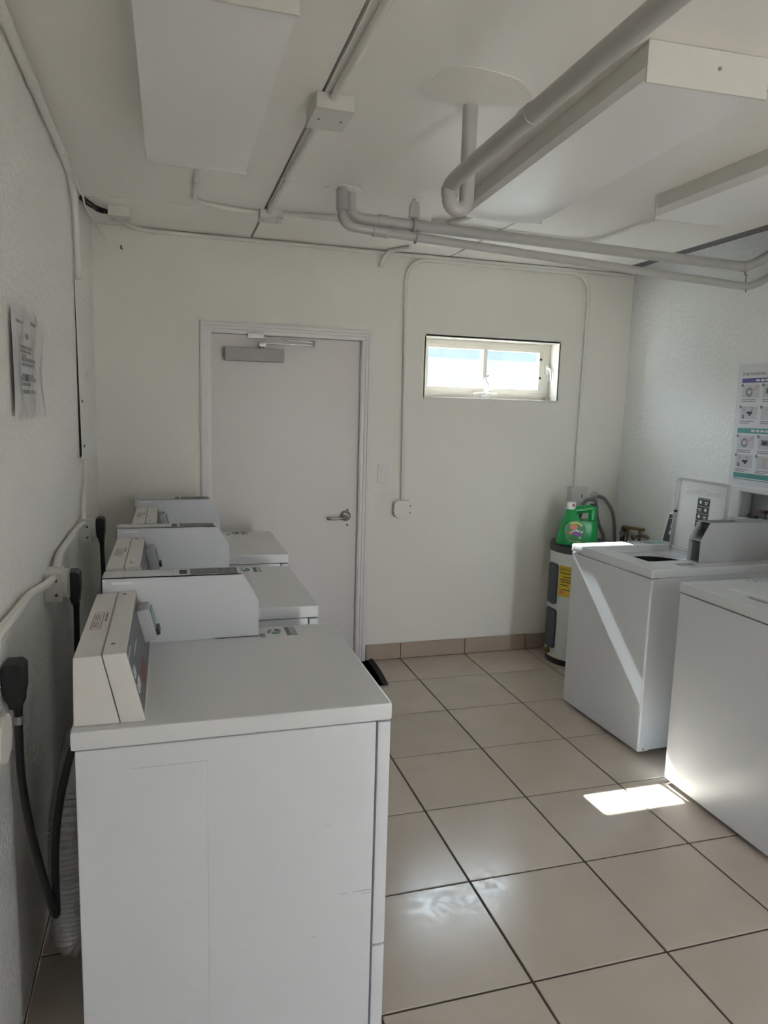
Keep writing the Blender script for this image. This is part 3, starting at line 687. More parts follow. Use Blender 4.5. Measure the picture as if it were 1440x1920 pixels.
# front outline (x, z): left flank leans in to the capped spout, right side carries the grip
secs = [(-0.128, 0.118, 0.000, 0.070), (-0.132, 0.122, 0.010, 0.078), (-0.130, 0.122, 0.03, 0.082), (-0.122, 0.122, 0.075, 0.082), (-0.108, 0.121, 0.12, 0.080), (-0.096, 0.119, 0.155, 0.072)]
b = MB(); LL = []
for x0, x1, z, w in secs:
    LL.append([b.bm.verts.new((x, y, z)) for x, y in rrect(x0, x1, -w, w, min(w*0.75, 0.05), 6)])
b._poly(LL); bmesh.ops.recalc_face_normals(b.bm, faces=b.bm.faces[:])
# shoulder under the cap and the grip post, bridged by the handle bar
LL = []
for x0, x1, z, w in ((-0.097, 0.010, 0.150, 0.070), (-0.088, 0.000, 0.180, 0.060), (-0.082, -0.012, 0.205, 0.045), (-0.078, -0.020, 0.222, 0.030)):
    LL.append([b.bm.verts.new((x, y, z)) for x, y in rrect(x0, x1, -w, w, min(w*0.75, 0.028), 6)])
b._poly(LL)
b.tube(fillet([(0.088, 0, 0.145), (0.090, 0, 0.225), (0.085, 0, 0.232), (-0.045, 0, 0.212)], 0.04), [0.032]+[0.027]*13+[0.022]*1+[0.02] if False else 0.026, 14)
bmesh.ops.recalc_face_normals(b.bm, faces=b.bm.faces[:])
build('jug_body', b, M_GREEN, d)
b = MB(); b.lathe([(0, 0.222), (0.030, 0.222), (0.031, 0.228), (0.030, 0.262), (0.026, 0.270), (0, 0.271)], (-0.049, 0, 0), 24); cpw = build('screw_cap', b, M_WHITE, d)
b = MB(); b.cyl((-0.040, -0.028, 0.250), (-0.040, -0.032, 0.250), 0.010, 12); build('red_dot', b, M_RED, cpw)
b = MB(); b.cyl((0.090, 0, 0.248), (0.090, 0, 0.262), 0.021, 14); build('vent_cap', b, M_BLACKP, d)
def el_(b, cx, cz, rx, rz, y, n=20, a0=0, a1=360):
    vv = [b.bm.verts.new((cx+rx*math.cos(R(a0+(a1-a0)*k/n)), y, cz+rz*math.sin(R(a0+(a1-a0)*k/n)))) for k in range(n + (1 if a1-a0 < 360 else 0))]; b.bm.faces.new(vv)
b = MB(); b.prism([(-0.030+0.068*math.cos(R(15*k)), 0.098+0.062*math.sin(R(15*k))) for k in range(24)], 'y', -0.0840, -0.078); lb = build('front_label', b, M_DKGRN, d)
b = MB()
for k in range(9):
    a0, a1 = R(35+10*k), R(45+10*k); vv = [b.bm.verts.new((-0.030+r_*math.cos(a_), -0.0845, 0.100+r_*0.85*math.sin(a_))) for r_, a_ in ((0.046, a0), (0.060, a0), (0.060, a1), (0.046, a1))]; b.bm.faces.new(vv)
build('yellow_arc', b, M_LIME, lb, smooth=False)
b = MB(); el_(b, -0.038, 0.118, 0.024, 0.016, -0.0846); el_(b, -0.052, 0.082, 0.015, 0.011, -0.0846); build('orange_flower', b, M_ORANGE, lb, smooth=False)
b = MB(); el_(b, -0.020, 0.080, 0.022, 0.018, -0.0847); el_(b, 0.006, 0.066, 0.015, 0.013, -0.0847); build('purple_flower', b, M_PURPLE, lb, smooth=False)
b = MB()
for x, z in ((-0.022, 0.098), (-0.008, 0.092), (0.012, 0.088), (-0.040, 0.092), (0.002, 0.052)): el_(b, x, z, 0.008, 0.006, -0.0849, 10)
build('white_petals', b, M_WHITE, lb, smooth=False)
b = MB(); b.box(-0.095, 0.035, -0.0850, -0.0800, 0.020, 0.038); build('green_band', b, M_DKGRN, d)
b = MB(); b.box(-0.07, 0.01, -0.0856, -0.0850, 0.026, 0.030); build('band_print', b, M_LIME, d)

# ------------------------------------------------------------------ ceiling lights
def light(label, c, w, l, rz, z0, sag, far=True):
    t = thing('ceiling_light', label, 'light', (c[0], c[1], CZ), rz, 'fluorescent ceiling lights'); hz = z0-CZ
    b = MB(); b.box(-w/2+0.006, w/2-0.006, -l/2+0.006, l/2-0.006, hz+0.030, 0.0, bev=0.003); build('housing', b, M_BOXP, t)
    b = MB(); n = 12; LL = []
    for j in range(17):
        y = -l/2+0.008 + (l-0.016)*j/16; sg = sag*(j/16)**2
        row = [(-w/2+0.004, y, hz+0.040)] + [(-w/2+0.004+(w-0.008)*k/n, y, hz+0.004 - sg*(1-(2*k/n-1)**2) + 0.004*abs(2*k/n-1)**6) for k in range(n+1)] + [(w/2-0.004, y, hz+0.040)]
        LL.append([b.bm.verts.new(p) for p in row])
    b._poly(LL, caps=True, closed=True); bmesh.ops.recalc_face_normals(b.bm, faces=b.bm.faces[:])
    build('diffuser_lens', b, M_LENS, t, angle=50)
    for y in (-l/2, l/2-0.008):
        b = MB(); b.box(-w/2, w/2, y, y+0.008, hz-0.002 if y < 0 else hz-0.002-sag*0.0, -0.001, bev=0.002); ep = build('end_plate', b, M_BOXP, t)
    b = MB(); b.cyl((0.03, -l/2-0.003, hz+0.055), (0.03, -l/2, hz+0.055), 0.005, 10); build('screw', b, M_GREYINK, ep)
    return t
light('fluorescent box light over the nearest dryers, left of the seam conduit', (0.497, -2.05), 0.355, 1.15, R(0.0), 2.470, 0.004)
light('wraparound fluorescent light right of the drain trap, with a bright sagging lens', (1.785, -1.95), 0.360, 1.365, R(-3.3), 2.468, 0.014)
light('fluorescent box light beside the right wall, partly outside the photo', (2.590, -2.15), 0.345, 1.24, R(0.5), 2.470, 0.004)

# ------------------------------------------------------------------ conduits, boxes and pipes
def conduit(name, label, cat, pts, r, m, rad=0.06, straps=(), n=12):
    pts = [Vector(p) for p in pts]; c = pts[0]
    t = thing(name, label, cat, c)
    b = MB(); b.tube(fillet(pts, rad), r, n); build('tube', b, m, t, world=True, angle=60)
    for p, ax in straps:
        b = MB(); p = Vector(p)
        if ax == 'x': b.tube([p-Vector((0.008, 0, 0)), p+Vector((0.008, 0, 0))], r+0.0025, n)
        elif ax == 'y': b.tube([p-Vector((0, 0.008, 0)), p+Vector((0, 0.008, 0))], r+0.0025, n)
        else: b.tube([p-Vector((0, 0, 0.008)), p+Vector((0, 0, 0.008))], r+0.0025, n)
        b2 = b; build('strap', b2, m, t, world=True)
    return t
EC = 0.0115
# window conduit: outlet box -> up -> across -> down to the corner box
wc = conduit('wall_conduit', 'white conduit looping around the window from the outlet box to the corner box', 'conduit',
    [(1.805, -0.016, 1.06), (1.782, -0.016, 2.535), (3.058, -0.016, 2.540), (3.046, -0.016, 1.13)], EC, M_COND, 0.15,
    [((1.803, -0.016, 1.30), 'z'), ((1.789, -0.016, 2.10), 'z'), ((3.054, -0.016, 2.14), 'z'), ((3.049, -0.016, 1.40), 'z'), ((2.45, -0.016, 2.538), 'x')])
# ceiling corner conduit
conduit('ceiling_conduit', 'white conduit in the corner of ceiling and back wall, above the door', 'conduit',
    [(0.175, -0.30, 2.548), (0.185, -0.10, 2.552), (0.28, -0.018, 2.553), (3.36, -0.018, 2.556)], EC, M_COND, 0.12,
    [((0.46, -0.018, 2.553), 'x'), ((1.08, -0.018, 2.554), 'x'), ((1.45, -0.018, 2.554), 'x'), ((2.2, -0.018, 2.555), 'x')])
conduit('ceiling_conduit', 'short kinked white conduit stub where ceiling meets back wall, above the door corner', 'conduit',
    [(1.74, -0.215, 2.556), (1.655, -0.05, 2.556), (1.625, -0.028, 2.50), (1.622, -0.022, 2.47)], 0.012, M_COND, 0.04)
conduit('ceiling_conduit', 'long conduit under the lengthwise ceiling seam, from the near junction box forwards', 'conduit',
    [(0.895, -3.9, 2.556), (0.882, -2.03, 2.556)], 0.0125, M_COND, 0.05, [((0.893, -2.9, 2.556), 'y')])
conduit('ceiling_conduit', 'conduit under the lengthwise ceiling seam, between its two junction boxes', 'conduit',
    [(0.876, -1.86, 2.556), (0.868, -0.66, 2.556)], 0.0125, M_COND, 0.05, [((0.871, -1.2, 2.556), 'y')])
conduit('ceiling_conduit', 'bent conduit from the left ceiling light to the back junction box', 'conduit',
    [(0.512, -1.49, 2.556), (0.512, -0.70, 2.556), (0.70, -0.625, 2.556), (0.83, -0.622, 2.556)], EC, M_COND, 0.09, [((0.512, -1.02, 2.556), 'y')])
conduit('ceiling_conduit', 'cross-ceiling conduit from the back junction box to the round box', 'conduit',
    [(0.93, -0.635, 2.556), (1.10, -0.675, 2.556), (1.66, -0.735, 2.556)], EC, M_COND, 0.08, [((1.20, -0.686, 2.556), 'x')])
conduit('ceiling_conduit', 'conduit from the round box to the middle ceiling light', 'conduit',
    [(1.745, -0.80, 2.556), (1.80, -0.95, 2.556), (1.83, -1.29, 2.540)], EC, M_COND, 0.05)
conduit('ceiling_conduit', 'curved conduit from the round box to the right ceiling light', 'conduit',
    [(1.78, -0.745, 2.556), (2.05, -0.735, 2.556), (2.62, -0.690, 2.556), (2.60, -1.54, 2.545)], 0.010, M_COND, 0.20, [((2.05, -0.735, 2.556), 'x')])
def jbox(name, label, c, sx, sy_, sz, m=M_BOXP, screws=()):
    t = thing(name, label, 'junction box', c)
    b = MB(); b.box(-sx/2, sx/2, -sy_/2, sy_/2, -sz, 0, bev=0.003); build('box_body', b, m, t)
    b = MB(); b.box(-sx/2-0.002, sx/2+0.002, -sy_/2-0.002, sy_/2+0.002, -sz-0.003, -sz, bev=0.001); cv = build('cover_plate', b, m, t)
    for x in (-sx*0.3, sx*0.3):
        b = MB(); b.cyl((x, 0, -sz-0.005), (x, 0, -sz), 0.0035, 8); build('screw', b, M_GREYINK, cv)
    return t
jbox('junction_box', 'square junction box on the ceiling seam, near the left light', (0.888, -1.945, CZ), 0.118, 0.17, 0.045)
jbox('junction_box', 'square junction box on the ceiling where the seams cross', (0.880, -0.610, CZ), 0.110, 0.10, 0.040)
jbox('junction_box', 'square junction box in the left back ceiling corner, with a dark flexible pipe', (0.166, -0.365, CZ), 0.100, 0.13, 0.045)
t = thing('junction_box', 'round junction box on the ceiling behind the drain trap', 'junction box', (1.72, -0.765, CZ))
b = MB(); b.lathe([(0, 0), (0.052, 0), (0.052, -0.035), (0.046, -0.040), (0, -0.040)], n=32); build('box_body', b, M_BOXP, t)
b = MB(); b.lathe([(0.054, -0.034), (0.054, -0.042), (0, -0.044)], n=32); build('cover_plate', b, M_BOXP, t)
# flexible armoured pipe into the corner box
b = MB(); base = fillet([(0.012, -0.56, 2.556), (0.03, -0.50, 2.553), (0.075, -0.41, 2.545), (0.120, -0.385, 2.545)], 0.06, 8)
pp = []; rr_ = []
for k in range(61):
    f_ = k/60*(len(base)-1); i0 = min(int(f_), len(base)-2); pp.append(base[i0].lerp(base[i0+1], f_-i0)); rr_.append(0.0135 if k % 2 else 0.0105)
b.tube(pp, rr_, 10); tag(build('flexible_conduit', b, M_BLACKP), 'short black ribbed flexible conduit in the left back ceiling corner', 'conduit')
# left wall / ceiling pipe running into the corner and turning down
t = thing('ceiling_pipe', 'white pipe along the corner of left wall and ceiling, turning down', 'pipe', (0.019, -3.0, 2.536))
b = MB(); b.tube(fillet([(0.019, -4.0, 2.536), (0.019, -1.02, 2.536), (0.019, -0.865, 2.44), (0.019, -0.845, 2.145)], 0.12), 0.0145, 14); build('tube', b, M_COND, t, world=True, angle=60)
for y in (-1.83, -1.235, -2.22):
    b = MB(); b.tube([(0.019, y-0.035, 2.536), (0.019, y, 2.536), (0.019, y+0.004, 2.536)], [0.0175, 0.0175, 0.0150], 14); build('coupling', b, M_COND, t, world=True)
b = MB(); b.tube([(0.019, -0.853, 2.35), (0.019, -0.852, 2.31)], 0.0172, 14); build('coupling', b, M_COND, t, world=True)
b = MB(); b.tube([(0.040, -1.26, 2.535), (0.046, -1.15, 2.520), (0.044, -1.02, 2.520), (0.048, -0.90, 2.50), (0.030, -0.55, 2.505), (0.050, -0.25, 2.50), (0.085, -0.04, 2.468), (0.125, -0.006, 2.462)], 0.0035, 8)
tag(build('loose_cable', b, M_COND), 'thin loose white cable drooping across the left back ceiling corner', 'cable')
b = MB(); b.tube([(0.150, 0.0, 2.468), (0.152, -0.012, 2.462), (0.150, -0.016, 2.448)], 0.004, 6); b.tube([(0.150, -0.012, 2.455), (0.158, -0.014, 2.447)], 0.003, 6)
tag(build('wall_hook', b, M_INK), 'tiny dark hook on the back wall at the end of the loose cable', 'hook')

# drain pipes under the ceiling
DR = 0.0235
t = thing('drain_trap', 'grey drain trap hanging from the ceiling with a long arm beside the middle light', 'pipe', (1.305, -2.09, CZ))
pts = [(1.305, -2.09, CZ+0.02), (1.305, -2.09, 2.290)] + [(1.2755+0.0295*math.cos(R(a)), -2.09, 2.288-0.0325*math.sin(R(a))) for a in range(15, 180, 15)] + [(1.246, -2.092, 2.296)]
b = MB(); b.tube(pts, DR, 20); build('trap_bend', b, M_PIPE, t, world=True, angle=70)
b = MB(); b.tube(fillet([(1.246, -2.092, 2.292), (1.246, -2.096, 2.325), (1.246, -2.16, 2.333), (1.240, -3.9, 2.360)], 0.045, 8), DR+0.001, 20); build('trap_arm', b, M_PIPE, t, world=True, angle=70)
b = MB(); b.tube([(1.246, -2.092, 2.292), (1.246, -2.092, 2.318)], DR+0.003, 20); build('slip_nut', b, M_PIPE, t, world=True)
b = MB(); b.tube([(1.2435, -2.60, 2.340), (1.2435, -2.64, 2.3407)], DR+0.0035, 20); build('slip_nut', b, M_PIPE, t, world=True)
t = thing('drain_pipe', 'upper grey drain pipe crossing under the ceiling to the right wall', 'pipe', (1.18, -1.06, CZ))
b = MB(); b.tube(fillet([(1.172, -1.065, CZ+0.02), (1.172, -1.065, 2.462), (1.30, -1.075, 2.458), (3.325, -1.10, 2.418), (3.372, -1.20, 2.470), (3.38, -1.42, 2.560)], 0.075, 8), 0.0245, 20); build('tube', b, M_PIPE, t, world=True, angle=60)
b = MB(); b.tube([(1.30, -1.075, 2.458), (1.345, -1.0756, 2.457)], 0.029, 20); build('coupling', b, M_PIPE, t, world=True)
b = MB(); b.tube([(3.285, -1.0995, 2.4188), (3.318, -1.10, 2.418)], 0.0275, 20); build('coupling', b, M_PIPE, t, world=True)
t = thing('drain_pipe', 'lower thinner grey drain pipe sloping to the right wall', 'pipe', (1.12, -1.12, CZ))
b = MB(); b.tube(fillet([(1.120, -1.125, CZ+0.02), (1.122, -1.125, 2.412), (1.24, -1.13, 2.402), (1.9, -1.13, 2.374), (3.335, -1.12, 2.313), (3.375, -1.22, 2.36), (3.382, -1.42, 2.45)], 0.085, 8), 0.0195, 18); build('tube', b, M_PIPE, t, world=True, angle=60)
b = MB(); b.tube([(1.1205, -1.125, 2.555), (1.1215, -1.125, 2.475)], 0.0255, 20); build('coupling', b, M_PIPE, t, world=True)
for x in (1.262, 1.318):
    z = 2.402-(x-1.24)*0.0424; b = MB(); b.tube([(x, -1.13, z), (x+0.012, -1.13, z-0.0005)], 0.0245, 18); build('coupling', b, M_PIPE, t, world=True)
b = MB(); b.tube([(1.27, -1.13, 2.4007), (1.33, -1.13, 2.398)], 0.0222, 18); build('coupling', b, M_PIPE, t, world=True)
t = thing('pipe_hanger', 'grey rod and clamp holding the drain pipes under the ceiling', 'bracket', (1.462, -1.10, CZ))
b = MB(); b.tube([(1.455, -1.10, CZ+0.015), (1.462, -1.10, CZ-0.015), (1.463, -1.10, 2.505)], 0.0055, 8); build('rod', b, M_PIPE, t, world=True)
b = MB(); b.prism([(-0.014, 0.060), (0.014, 0.060), (0.022, 0.035), (0.024, -0.01), (-0.024, -0.01), (-0.022, 0.035)], 'y', -1.108, -1.082, bev=0.004, M=Matrix.Translation((1.463, 0, 2.493))); build('clamp', b, M_PIPE, t, world=True)
b = MB(); b.tube([(1.463+0.0, -1.078+0.031*math.cos(R(a)), 2.4545+0.031*math.sin(R(a))) for a in range(0, 361, 20)], 0.004, 8, caps=False); build('ring', b, M_PIPE, t, world=True)
b = MB(); b.tube([(1.463+0.0, -1.13+0.026*math.cos(R(a)), 2.3925+0.026*math.sin(R(a))) for a in range(0, 361, 20)], 0.004, 8, caps=False); build('ring', b, M_PIPE, t, world=True)
b = MB(); b.tube([(3.300, -1.10, 2.40), (3.296, -1.125, 2.37), (3.306, -1.115, 2.345), (3.300, -1.13, 2.285)], 0.0025, 6); b.tube([(3.292, -1.12, 2.375), (3.308, -1.12, 2.372)], 0.0025, 6)
tag(build('wire_tie', b, M_INK), 'small dark twisted wire tie at the right end of the drain pipes', 'wire')

# ------------------------------------------------------------------ back wall fittings
t = thing('outlet_box', 'octagonal surface outlet box at the bottom of the conduit beside the door', 'outlet', (1.800, 0, 1.00))
b = MB(); b.lathe([(0, 0), (0.050, 0), (0.052, 0.010), (0.052, 0.048), (0, 0.048)], n=8, M=Matrix.Rotation(R(90), 4, 'X') @ Matrix.Rotation(R(22.5), 4, 'Z')); build('box_body', b, M_COND, t)
b = MB(); b.prism([(-0.036, -0.056), (0.036, -0.056), (0.058, -0.034), (0.058, 0.034), (0.036, 0.056), (-0.036, 0.056), (-0.058, 0.034), (-0.058, -0.034)], 'y', -0.056, -0.046, bev=0.003); cv = build('cover_plate', b, M_COND, t)
for z in (-0.022, 0.022):
    b = MB(); b.cyl((0.046, -0.060, z), (0.046, -0.055, z), 0.005, 10); build('screw', b, M_GREYINK, cv)
t = thing('light_switch', 'white rocker light switch on the wall right of the door', 'switch', (1.680, 0, 1.224))
b = MB(); b.box(-0.038, 0.038, -0.008, 0.0, -0.060, 0.060, bev=0.003); build('switch_plate', b, M_TRIM, t)
b = MB(); b.box(-0.018, 0.018, -0.0115, -0.006, -0.034, 0.034, bev=0.002, M=Matrix.Rotation(R(3), 4, 'X')); build('rocker', b, M_TRIM, t)
t = thing('junction_box', 'square wall junction box above the green detergent jug', 'junction box', (3.058, 0, 1.075))
b = MB(); b.box(-0.062, 0.062, -0.055, 0, -0.060, 0.060, bev=0.004); build('box_body', b, M_BOXP, t)
b = MB(); b.box(-0.064, 0.064, -0.059, -0.055, -0.062, 0.062, bev=0.002); cv = build('cover_plate', b, M_BOXP, t)
b = MB(); b.box(0.016, 0.026, -0.0615, -0.058, -0.012, 0.014, bev=0.001); build('toggle', b, M_GREYINK, cv)
# drain hoses looping out of the wall behind the washer
t = thing('standpipe', 'grey wall standpipe elbow where the washer hoses loop in, back corner', 'pipe', (3.215, 0, 1.07))
b = MB(); b.lathe([(0, 0), (0.034, 0), (0.032, 0.008), (0.025, 0.014)], n=24, M=Matrix.Rotation(R(90), 4, 'X')); build('escutcheon', b, M_BOXP, t)
b = MB(); b.tube([(3.215, 0.0, 1.072), (3.216, -0.036, 1.072)], 0.015, 14); build('elbow', b, M_BOXP, t, world=True)
def ribbed(pts, r, name, label, m):
    base = fillet(pts, 0.10, 10); L = [0]
    for a, c in zip(base, base[1:]): L.append(L[-1]+(c-a).length)
    N = int(L[-1]/0.006); pp = []; rs_ = []; j = 0
    for k in range(N+1):
        s_ = L[-1]*k/N
        while j < len(L)-2 and L[j+1] < s_: j += 1
        f_ = (s_-L[j])/max(1e-9, L[j+1]-L[j]); pp.append(base[j].lerp(base[j+1], f_)); rs_.append(r if k % 2 else r*0.88)
    b = MB(); b.tube(pp, rs_, 12); return tag(build(name, b, m), label, 'hose', 'washer drain hoses')
ribbed([(3.045, -0.085, 0.90), (3.09, -0.09, 1.055), (3.165, -0.10, 1.055), (3.185, -0.10, 0.90), (3.245, -0.11, 0.80), (3.25, -0.12, 0.52)], 0.0125, 'drain_hose', 'grey drain hose looping right behind the green jug, left of its twin', M_GREYR)
ribbed([(3.218, -0.040, 1.071), (3.232, -0.088, 1.068), (3.305, -0.092, 0.985), (3.332, -0.092, 0.86), (3.340, -0.09, 0.72), (3.340, -0.09, 0.50)], 0.0125, 'drain_hose', 'grey drain hose dropping from the wall elbow, right of its twin', M_GREYR)
t = thing('supply_manifold', 'tarnished water supply pipes and valves low in the right back corner', 'valve', (3.385, -0.2, 0.86))
b = MB(); b.tube([(3.385, -0.12, 0.868), (3.383, -0.34, 0.884)], 0.010, 12); b.tube([(3.384, -0.17, 0.87), (3.383, -0.17, 0.70)], 0.009, 12); b.tube([(3.383, -0.30, 0.88), (3.383, -0.30, 0.70)], 0.009, 12); build('supply_pipe', b, M_BRASS, t, world=True)
for y in (-0.17, -0.30):
    b = MB(); b.tube([(3.375, y, 0.83), (3.345, y, 0.83)], 0.012, 12); b.lathe([(0, 0), (0.022, 0.0), (0.024, 0.006), (0.018, 0.010), (0, 0.010)], (0, 0, 0), 16, M=Matrix.Translation((3.340, y, 0.83)) @ Matrix.Rotation(R(-90), 4, 'Y')); build('valve_handle', b, M_STEEL, t, world=True)
b = MB(); b.tube([(3.384, -0.125, 0.868), (3.375, -0.125, 0.80), (3.37, -0.125, 0.70)], 0.016, 12); build('shutoff_body', b, M_DKGREY, t, world=True)
b = MB(); b.tube([(3.375, -0.33, 0.845), (3.355, -0.40, 0.850), (3.35, -0.43, 0.845)], 0.013, 12); build('hose_bib', b, M_STEEL, t, world=True)

# ------------------------------------------------------------------ right wall: outlet box and poster
t = thing('washer_outlet_box', 'white framed recessed valve box in the right wall behind the raised lid', 'valve box', (RX, -1.232, 1.158))
b = MB(); y0, y1, z0, z1 = OY0, OY1, OZ0, OZ1
for (ya, yb, za, zb) in ((y0-0.055, y1+0.055, z1, z1+0.025), (y0-0.055, y1+0.055, z0-0.04, z0), (y0-0.055, y0, z0-0.01, z1+0.01), (y1, y1+0.055, z0-0.01, z1+0.01)): b.box(RX-0.012, RX, ya, yb, za, zb, bev=0.003)
build('frame', b, M_WHITE, t, world=True)
b = MB(); e_ = 0.002
b.box(RX+0.08, RX+0.085, y0+e_, y1-e_, z0+e_, z1-e_); b.box(RX, RX+0.083, y0+e_, y0+0.006, z0+e_, z1-e_); b.box(RX, RX+0.083, y1-0.006, y1-e_, z0+e_, z1-e_); b.box(RX, RX+0.083, y0+e_, y1-e_, z0+e_, z0+0.006); b.box(RX, RX+0.083, y0+e_, y1-e_, z1-0.006, z1-e_)
build('recess', b, M_GREYM, t, world=True, smooth=False)
b = MB(); b.tube([(RX+0.05, -1.25, z0+0.006), (RX+0.05, -1.25, z0+0.04)], 0.011, 12); b.tube([(RX+0.05, -1.25, z0+0.03), (RX+0.02, -1.245, z0+0.018)], 0.008, 10); build('valve', b, M_STEEL, t, world=True)
b = MB(); b.box(RX+0.02, RX+0.06, -1.275, -1.232, z0+0.040, z0+0.058, bev=0.006); build('valve_handle', b, mat('dark_red_handle', (0.10, 0.03, 0.025), 0.5), t, world=True)
b = MB(); b.tube([(RX+0.07, -1.13, z0+0.014), (RX+0.03, -1.17, z0+0.012), (RX+0.02, -1.23, z0+0.016)], 0.008, 10); build('hose_tail', b, M_BLACK, t, world=True)

t = thing('wall_poster', 'white instruction poster with blue and teal bars and pictures on the right wall', 'poster', (RX, -1.30, 1.6))
PY0, PY1, PZ0, PZ1 = -1.52, -1.024, 1.268, 1.922
b = MB(); b.box(RX-0.003, RX, PY0, PY1, PZ0, PZ1); ps = build('sheet', b, M_PAPER, t, world=True, smooth=False)
def pq(b, u0, u1, v0, v1, d=0.0036):    # u from the left edge (far end), v from the top, metres
    vv = [b.bm.verts.new((RX-d, PY1-u, PZ1-v)) for u, v in ((u0, v0), (u1, v0), (u1, v1), (u0, v1))]; b.bm.faces.new(vv)
def ptext(b, s_, size, u, v, d=0.004): b.text(s_, size, lambda x, y: (RX-d, PY1-u-x, PZ1-v+y))
b = MB(); ptext(b, 'Instrucciones de Lavado', 0.030, 0.035, 0.062); build('heading', b, M_INK, ps, smooth=False, world=True)
b = MB(); pq(b, 0.032, 0.46, 0.078, 0.102); br = build('blue_bar', b, M_BLUE, ps, smooth=False, world=True)
b = MB(); pq(b, 0.032, 0.46, 0.345, 0.373); tb = build('teal_bar', b, M_TEAL, ps, smooth=False, world=True)
b = MB(); pq(b, 0.032, 0.46, 0.590, 0.616); pq(b, 0.032, 0.46, 0.622, 0.626); build('teal_bar', b, M_TEAL, ps, smooth=False, world=True)
b = MB()
for v in (0.084, 0.353):
    for k in range(9):
        if k != 5: pq(b, 0.13+0.032*k, 0.155+0.032*k, v, v+0.012, 0.0042)
build('bar_print', b, M_PAPER, ps, smooth=False, world=True)
M_PALE = mat('pale_picture_print', (0.58, 0.58, 0.62), 0.5, var=0.15, vscale=30)
bB, bC, bD, bE = MB(), MB(), MB(), MB()
for r_ in range(4):
    v = (0.112, 0.228, 0.385, 0.490)[r_]
    for c_ in range(3):
        u = 0.040+0.145*c_
        bA = MB(); pq(bA, u, u+0.118, v, v+0.070); build('picture', bA, M_PALE, ps, smooth=False, world=True)
        vv = [bB.bm.verts.new((RX-0.0042, PY1-u+0.002-0.009*math.cos(R(36*k)), PZ1-v-0.004+0.009*math.sin(R(36*k)))) for k in range(10)]; bB.bm.faces.new(vv)
        for k in range(2): pq(bC, u, u+0.10-0.03*k*(r_ % 2), v+0.078+0.010*k, v+0.083+0.010*k, 0.0040)
        if r_ in (1, 3) and c_ == 0:
            pq(bD, u+0.045, u+0.085, v+0.028, v+0.040, 0.0042); pq(bD, u+0.06, u+0.075, v+0.034, v+0.050, 0.0042)
            for uu in (0.016, 0.07): 
                for q_ in range(12):
                    a0, a1 = R(30*q_), R(30*q_+30); w_ = [bB.bm.verts.new((RX-0.0043, PY1-u-uu-0.009-rr*math.cos(a_), PZ1-v-0.014+rr*math.sin(a_))) for rr, a_ in ((0.007, a0), (0.010, a0), (0.010, a1), (0.007, a1))]; bB.bm.faces.new(w_)
            pq(bB, u+0.014, u+0.030, v+0.045, v+0.066, 0.0042)
        elif r_ in (1, 3): pq(bE, u+0.050, u+0.066, v+0.025, v+0.062, 0.0042); pq(bE, u+0.042, u+0.074, v+0.012, v+0.020, 0.0042)
        elif c_ == 0:
            for q_ in range(14):
                a0, a1 = R(26*q_), R(26*q_+26); w_ = [bB.bm.verts.new((RX-0.0043, PY1-u-0.05-rr*math.cos(a_), PZ1-v-0.04+rr*math.sin(a_))) for rr, a_ in ((0.014, a0), (0.024, a0), (0.024, a1), (0.014, a1))]; bB.bm.faces.new(w_)
            w_ = [bE.bm.verts.new((RX-0.0044, PY1-u-uu, PZ1-v-vv_)) for uu, vv_ in ((0.062, 0.034), (0.108, 0.002), (0.116, 0.010), (0.070, 0.042))]; bE.bm.faces.new(w_)
        else: pq(bB, u+0.02, u+0.09, v+0.020, v+0.050, 0.0042); pq(bD, u+0.03, u+0.06, v+0.028, v+0.044, 0.0044)
build('picture_print', bB, M_GREYINK, ps, smooth=False, world=True); build('caption', bC, mat('mauve_caption', (0.34, 0.30, 0.34), 0.5), ps, smooth=False, world=True)
build('picture_print', bD, M_INK, ps, smooth=False, world=True); build('picture_print', bE, M_SKIN, ps, smooth=False, world=True)

# ------------------------------------------------------------------ left wall fittings
t = thing('paper_notice', 'creased paper notice in a clear plastic sleeve on the left wall', 'notice', (0, -2.07, 1.72))
NY0, NY1, NZ0, NZ1 = -2.285, -1.868, 1.570, 1.868
def wav(u, v): return 0.010 + 0.006*math.sin(math.pi*u)*(0.6+0.4*math.sin(3*v)) + 0.001*math.sin(9*u+4*v) + 0.003*(1-u)**2
b = MB(); b.grid(lambda u, v: (wav(u, v)-0.002, NY0+0.012+(NY1-NY0-0.024)*u, NZ0+0.008+(NZ1-NZ0-0.02)*v), 20, 14); pg = build('paper', b, M_NOTICE, t, world=True)
b = MB(); b.grid(lambda u, v: (wav(u, v)+0.0075+0.0055*math.sin(15*u+2.2*math.sin(4*v))+0.0015*math.sin(41*u+5*v)+0.0012*math.sin(11*v+6*u), NY0+(NY1-NY0)*u, NZ0+(NZ1-NZ0)*v - 0.01*u*(v > .5)), 48, 32); build('plastic_sleeve', b, M_SLEEVE, t, world=True, angle=180)
b = MB()
def nl(u0, u1, v, th=0.006):
    for k in range(6):
        a, c = u0+(u1-u0)*k/6, u0+(u1-u0)*(k+0.82)/6
        vv = [b.bm.verts.new((wav(u, v_)-0.0008, NY0+0.012+(NY1-NY0-0.024)*u, NZ0+0.008+(NZ1-NZ0-0.02)*v_)) for u, v_ in ((a, v), (c, v), (c, v+1.5*th/0.28), (a, v+1.5*th/0.28))]; b.bm.faces.new(vv)
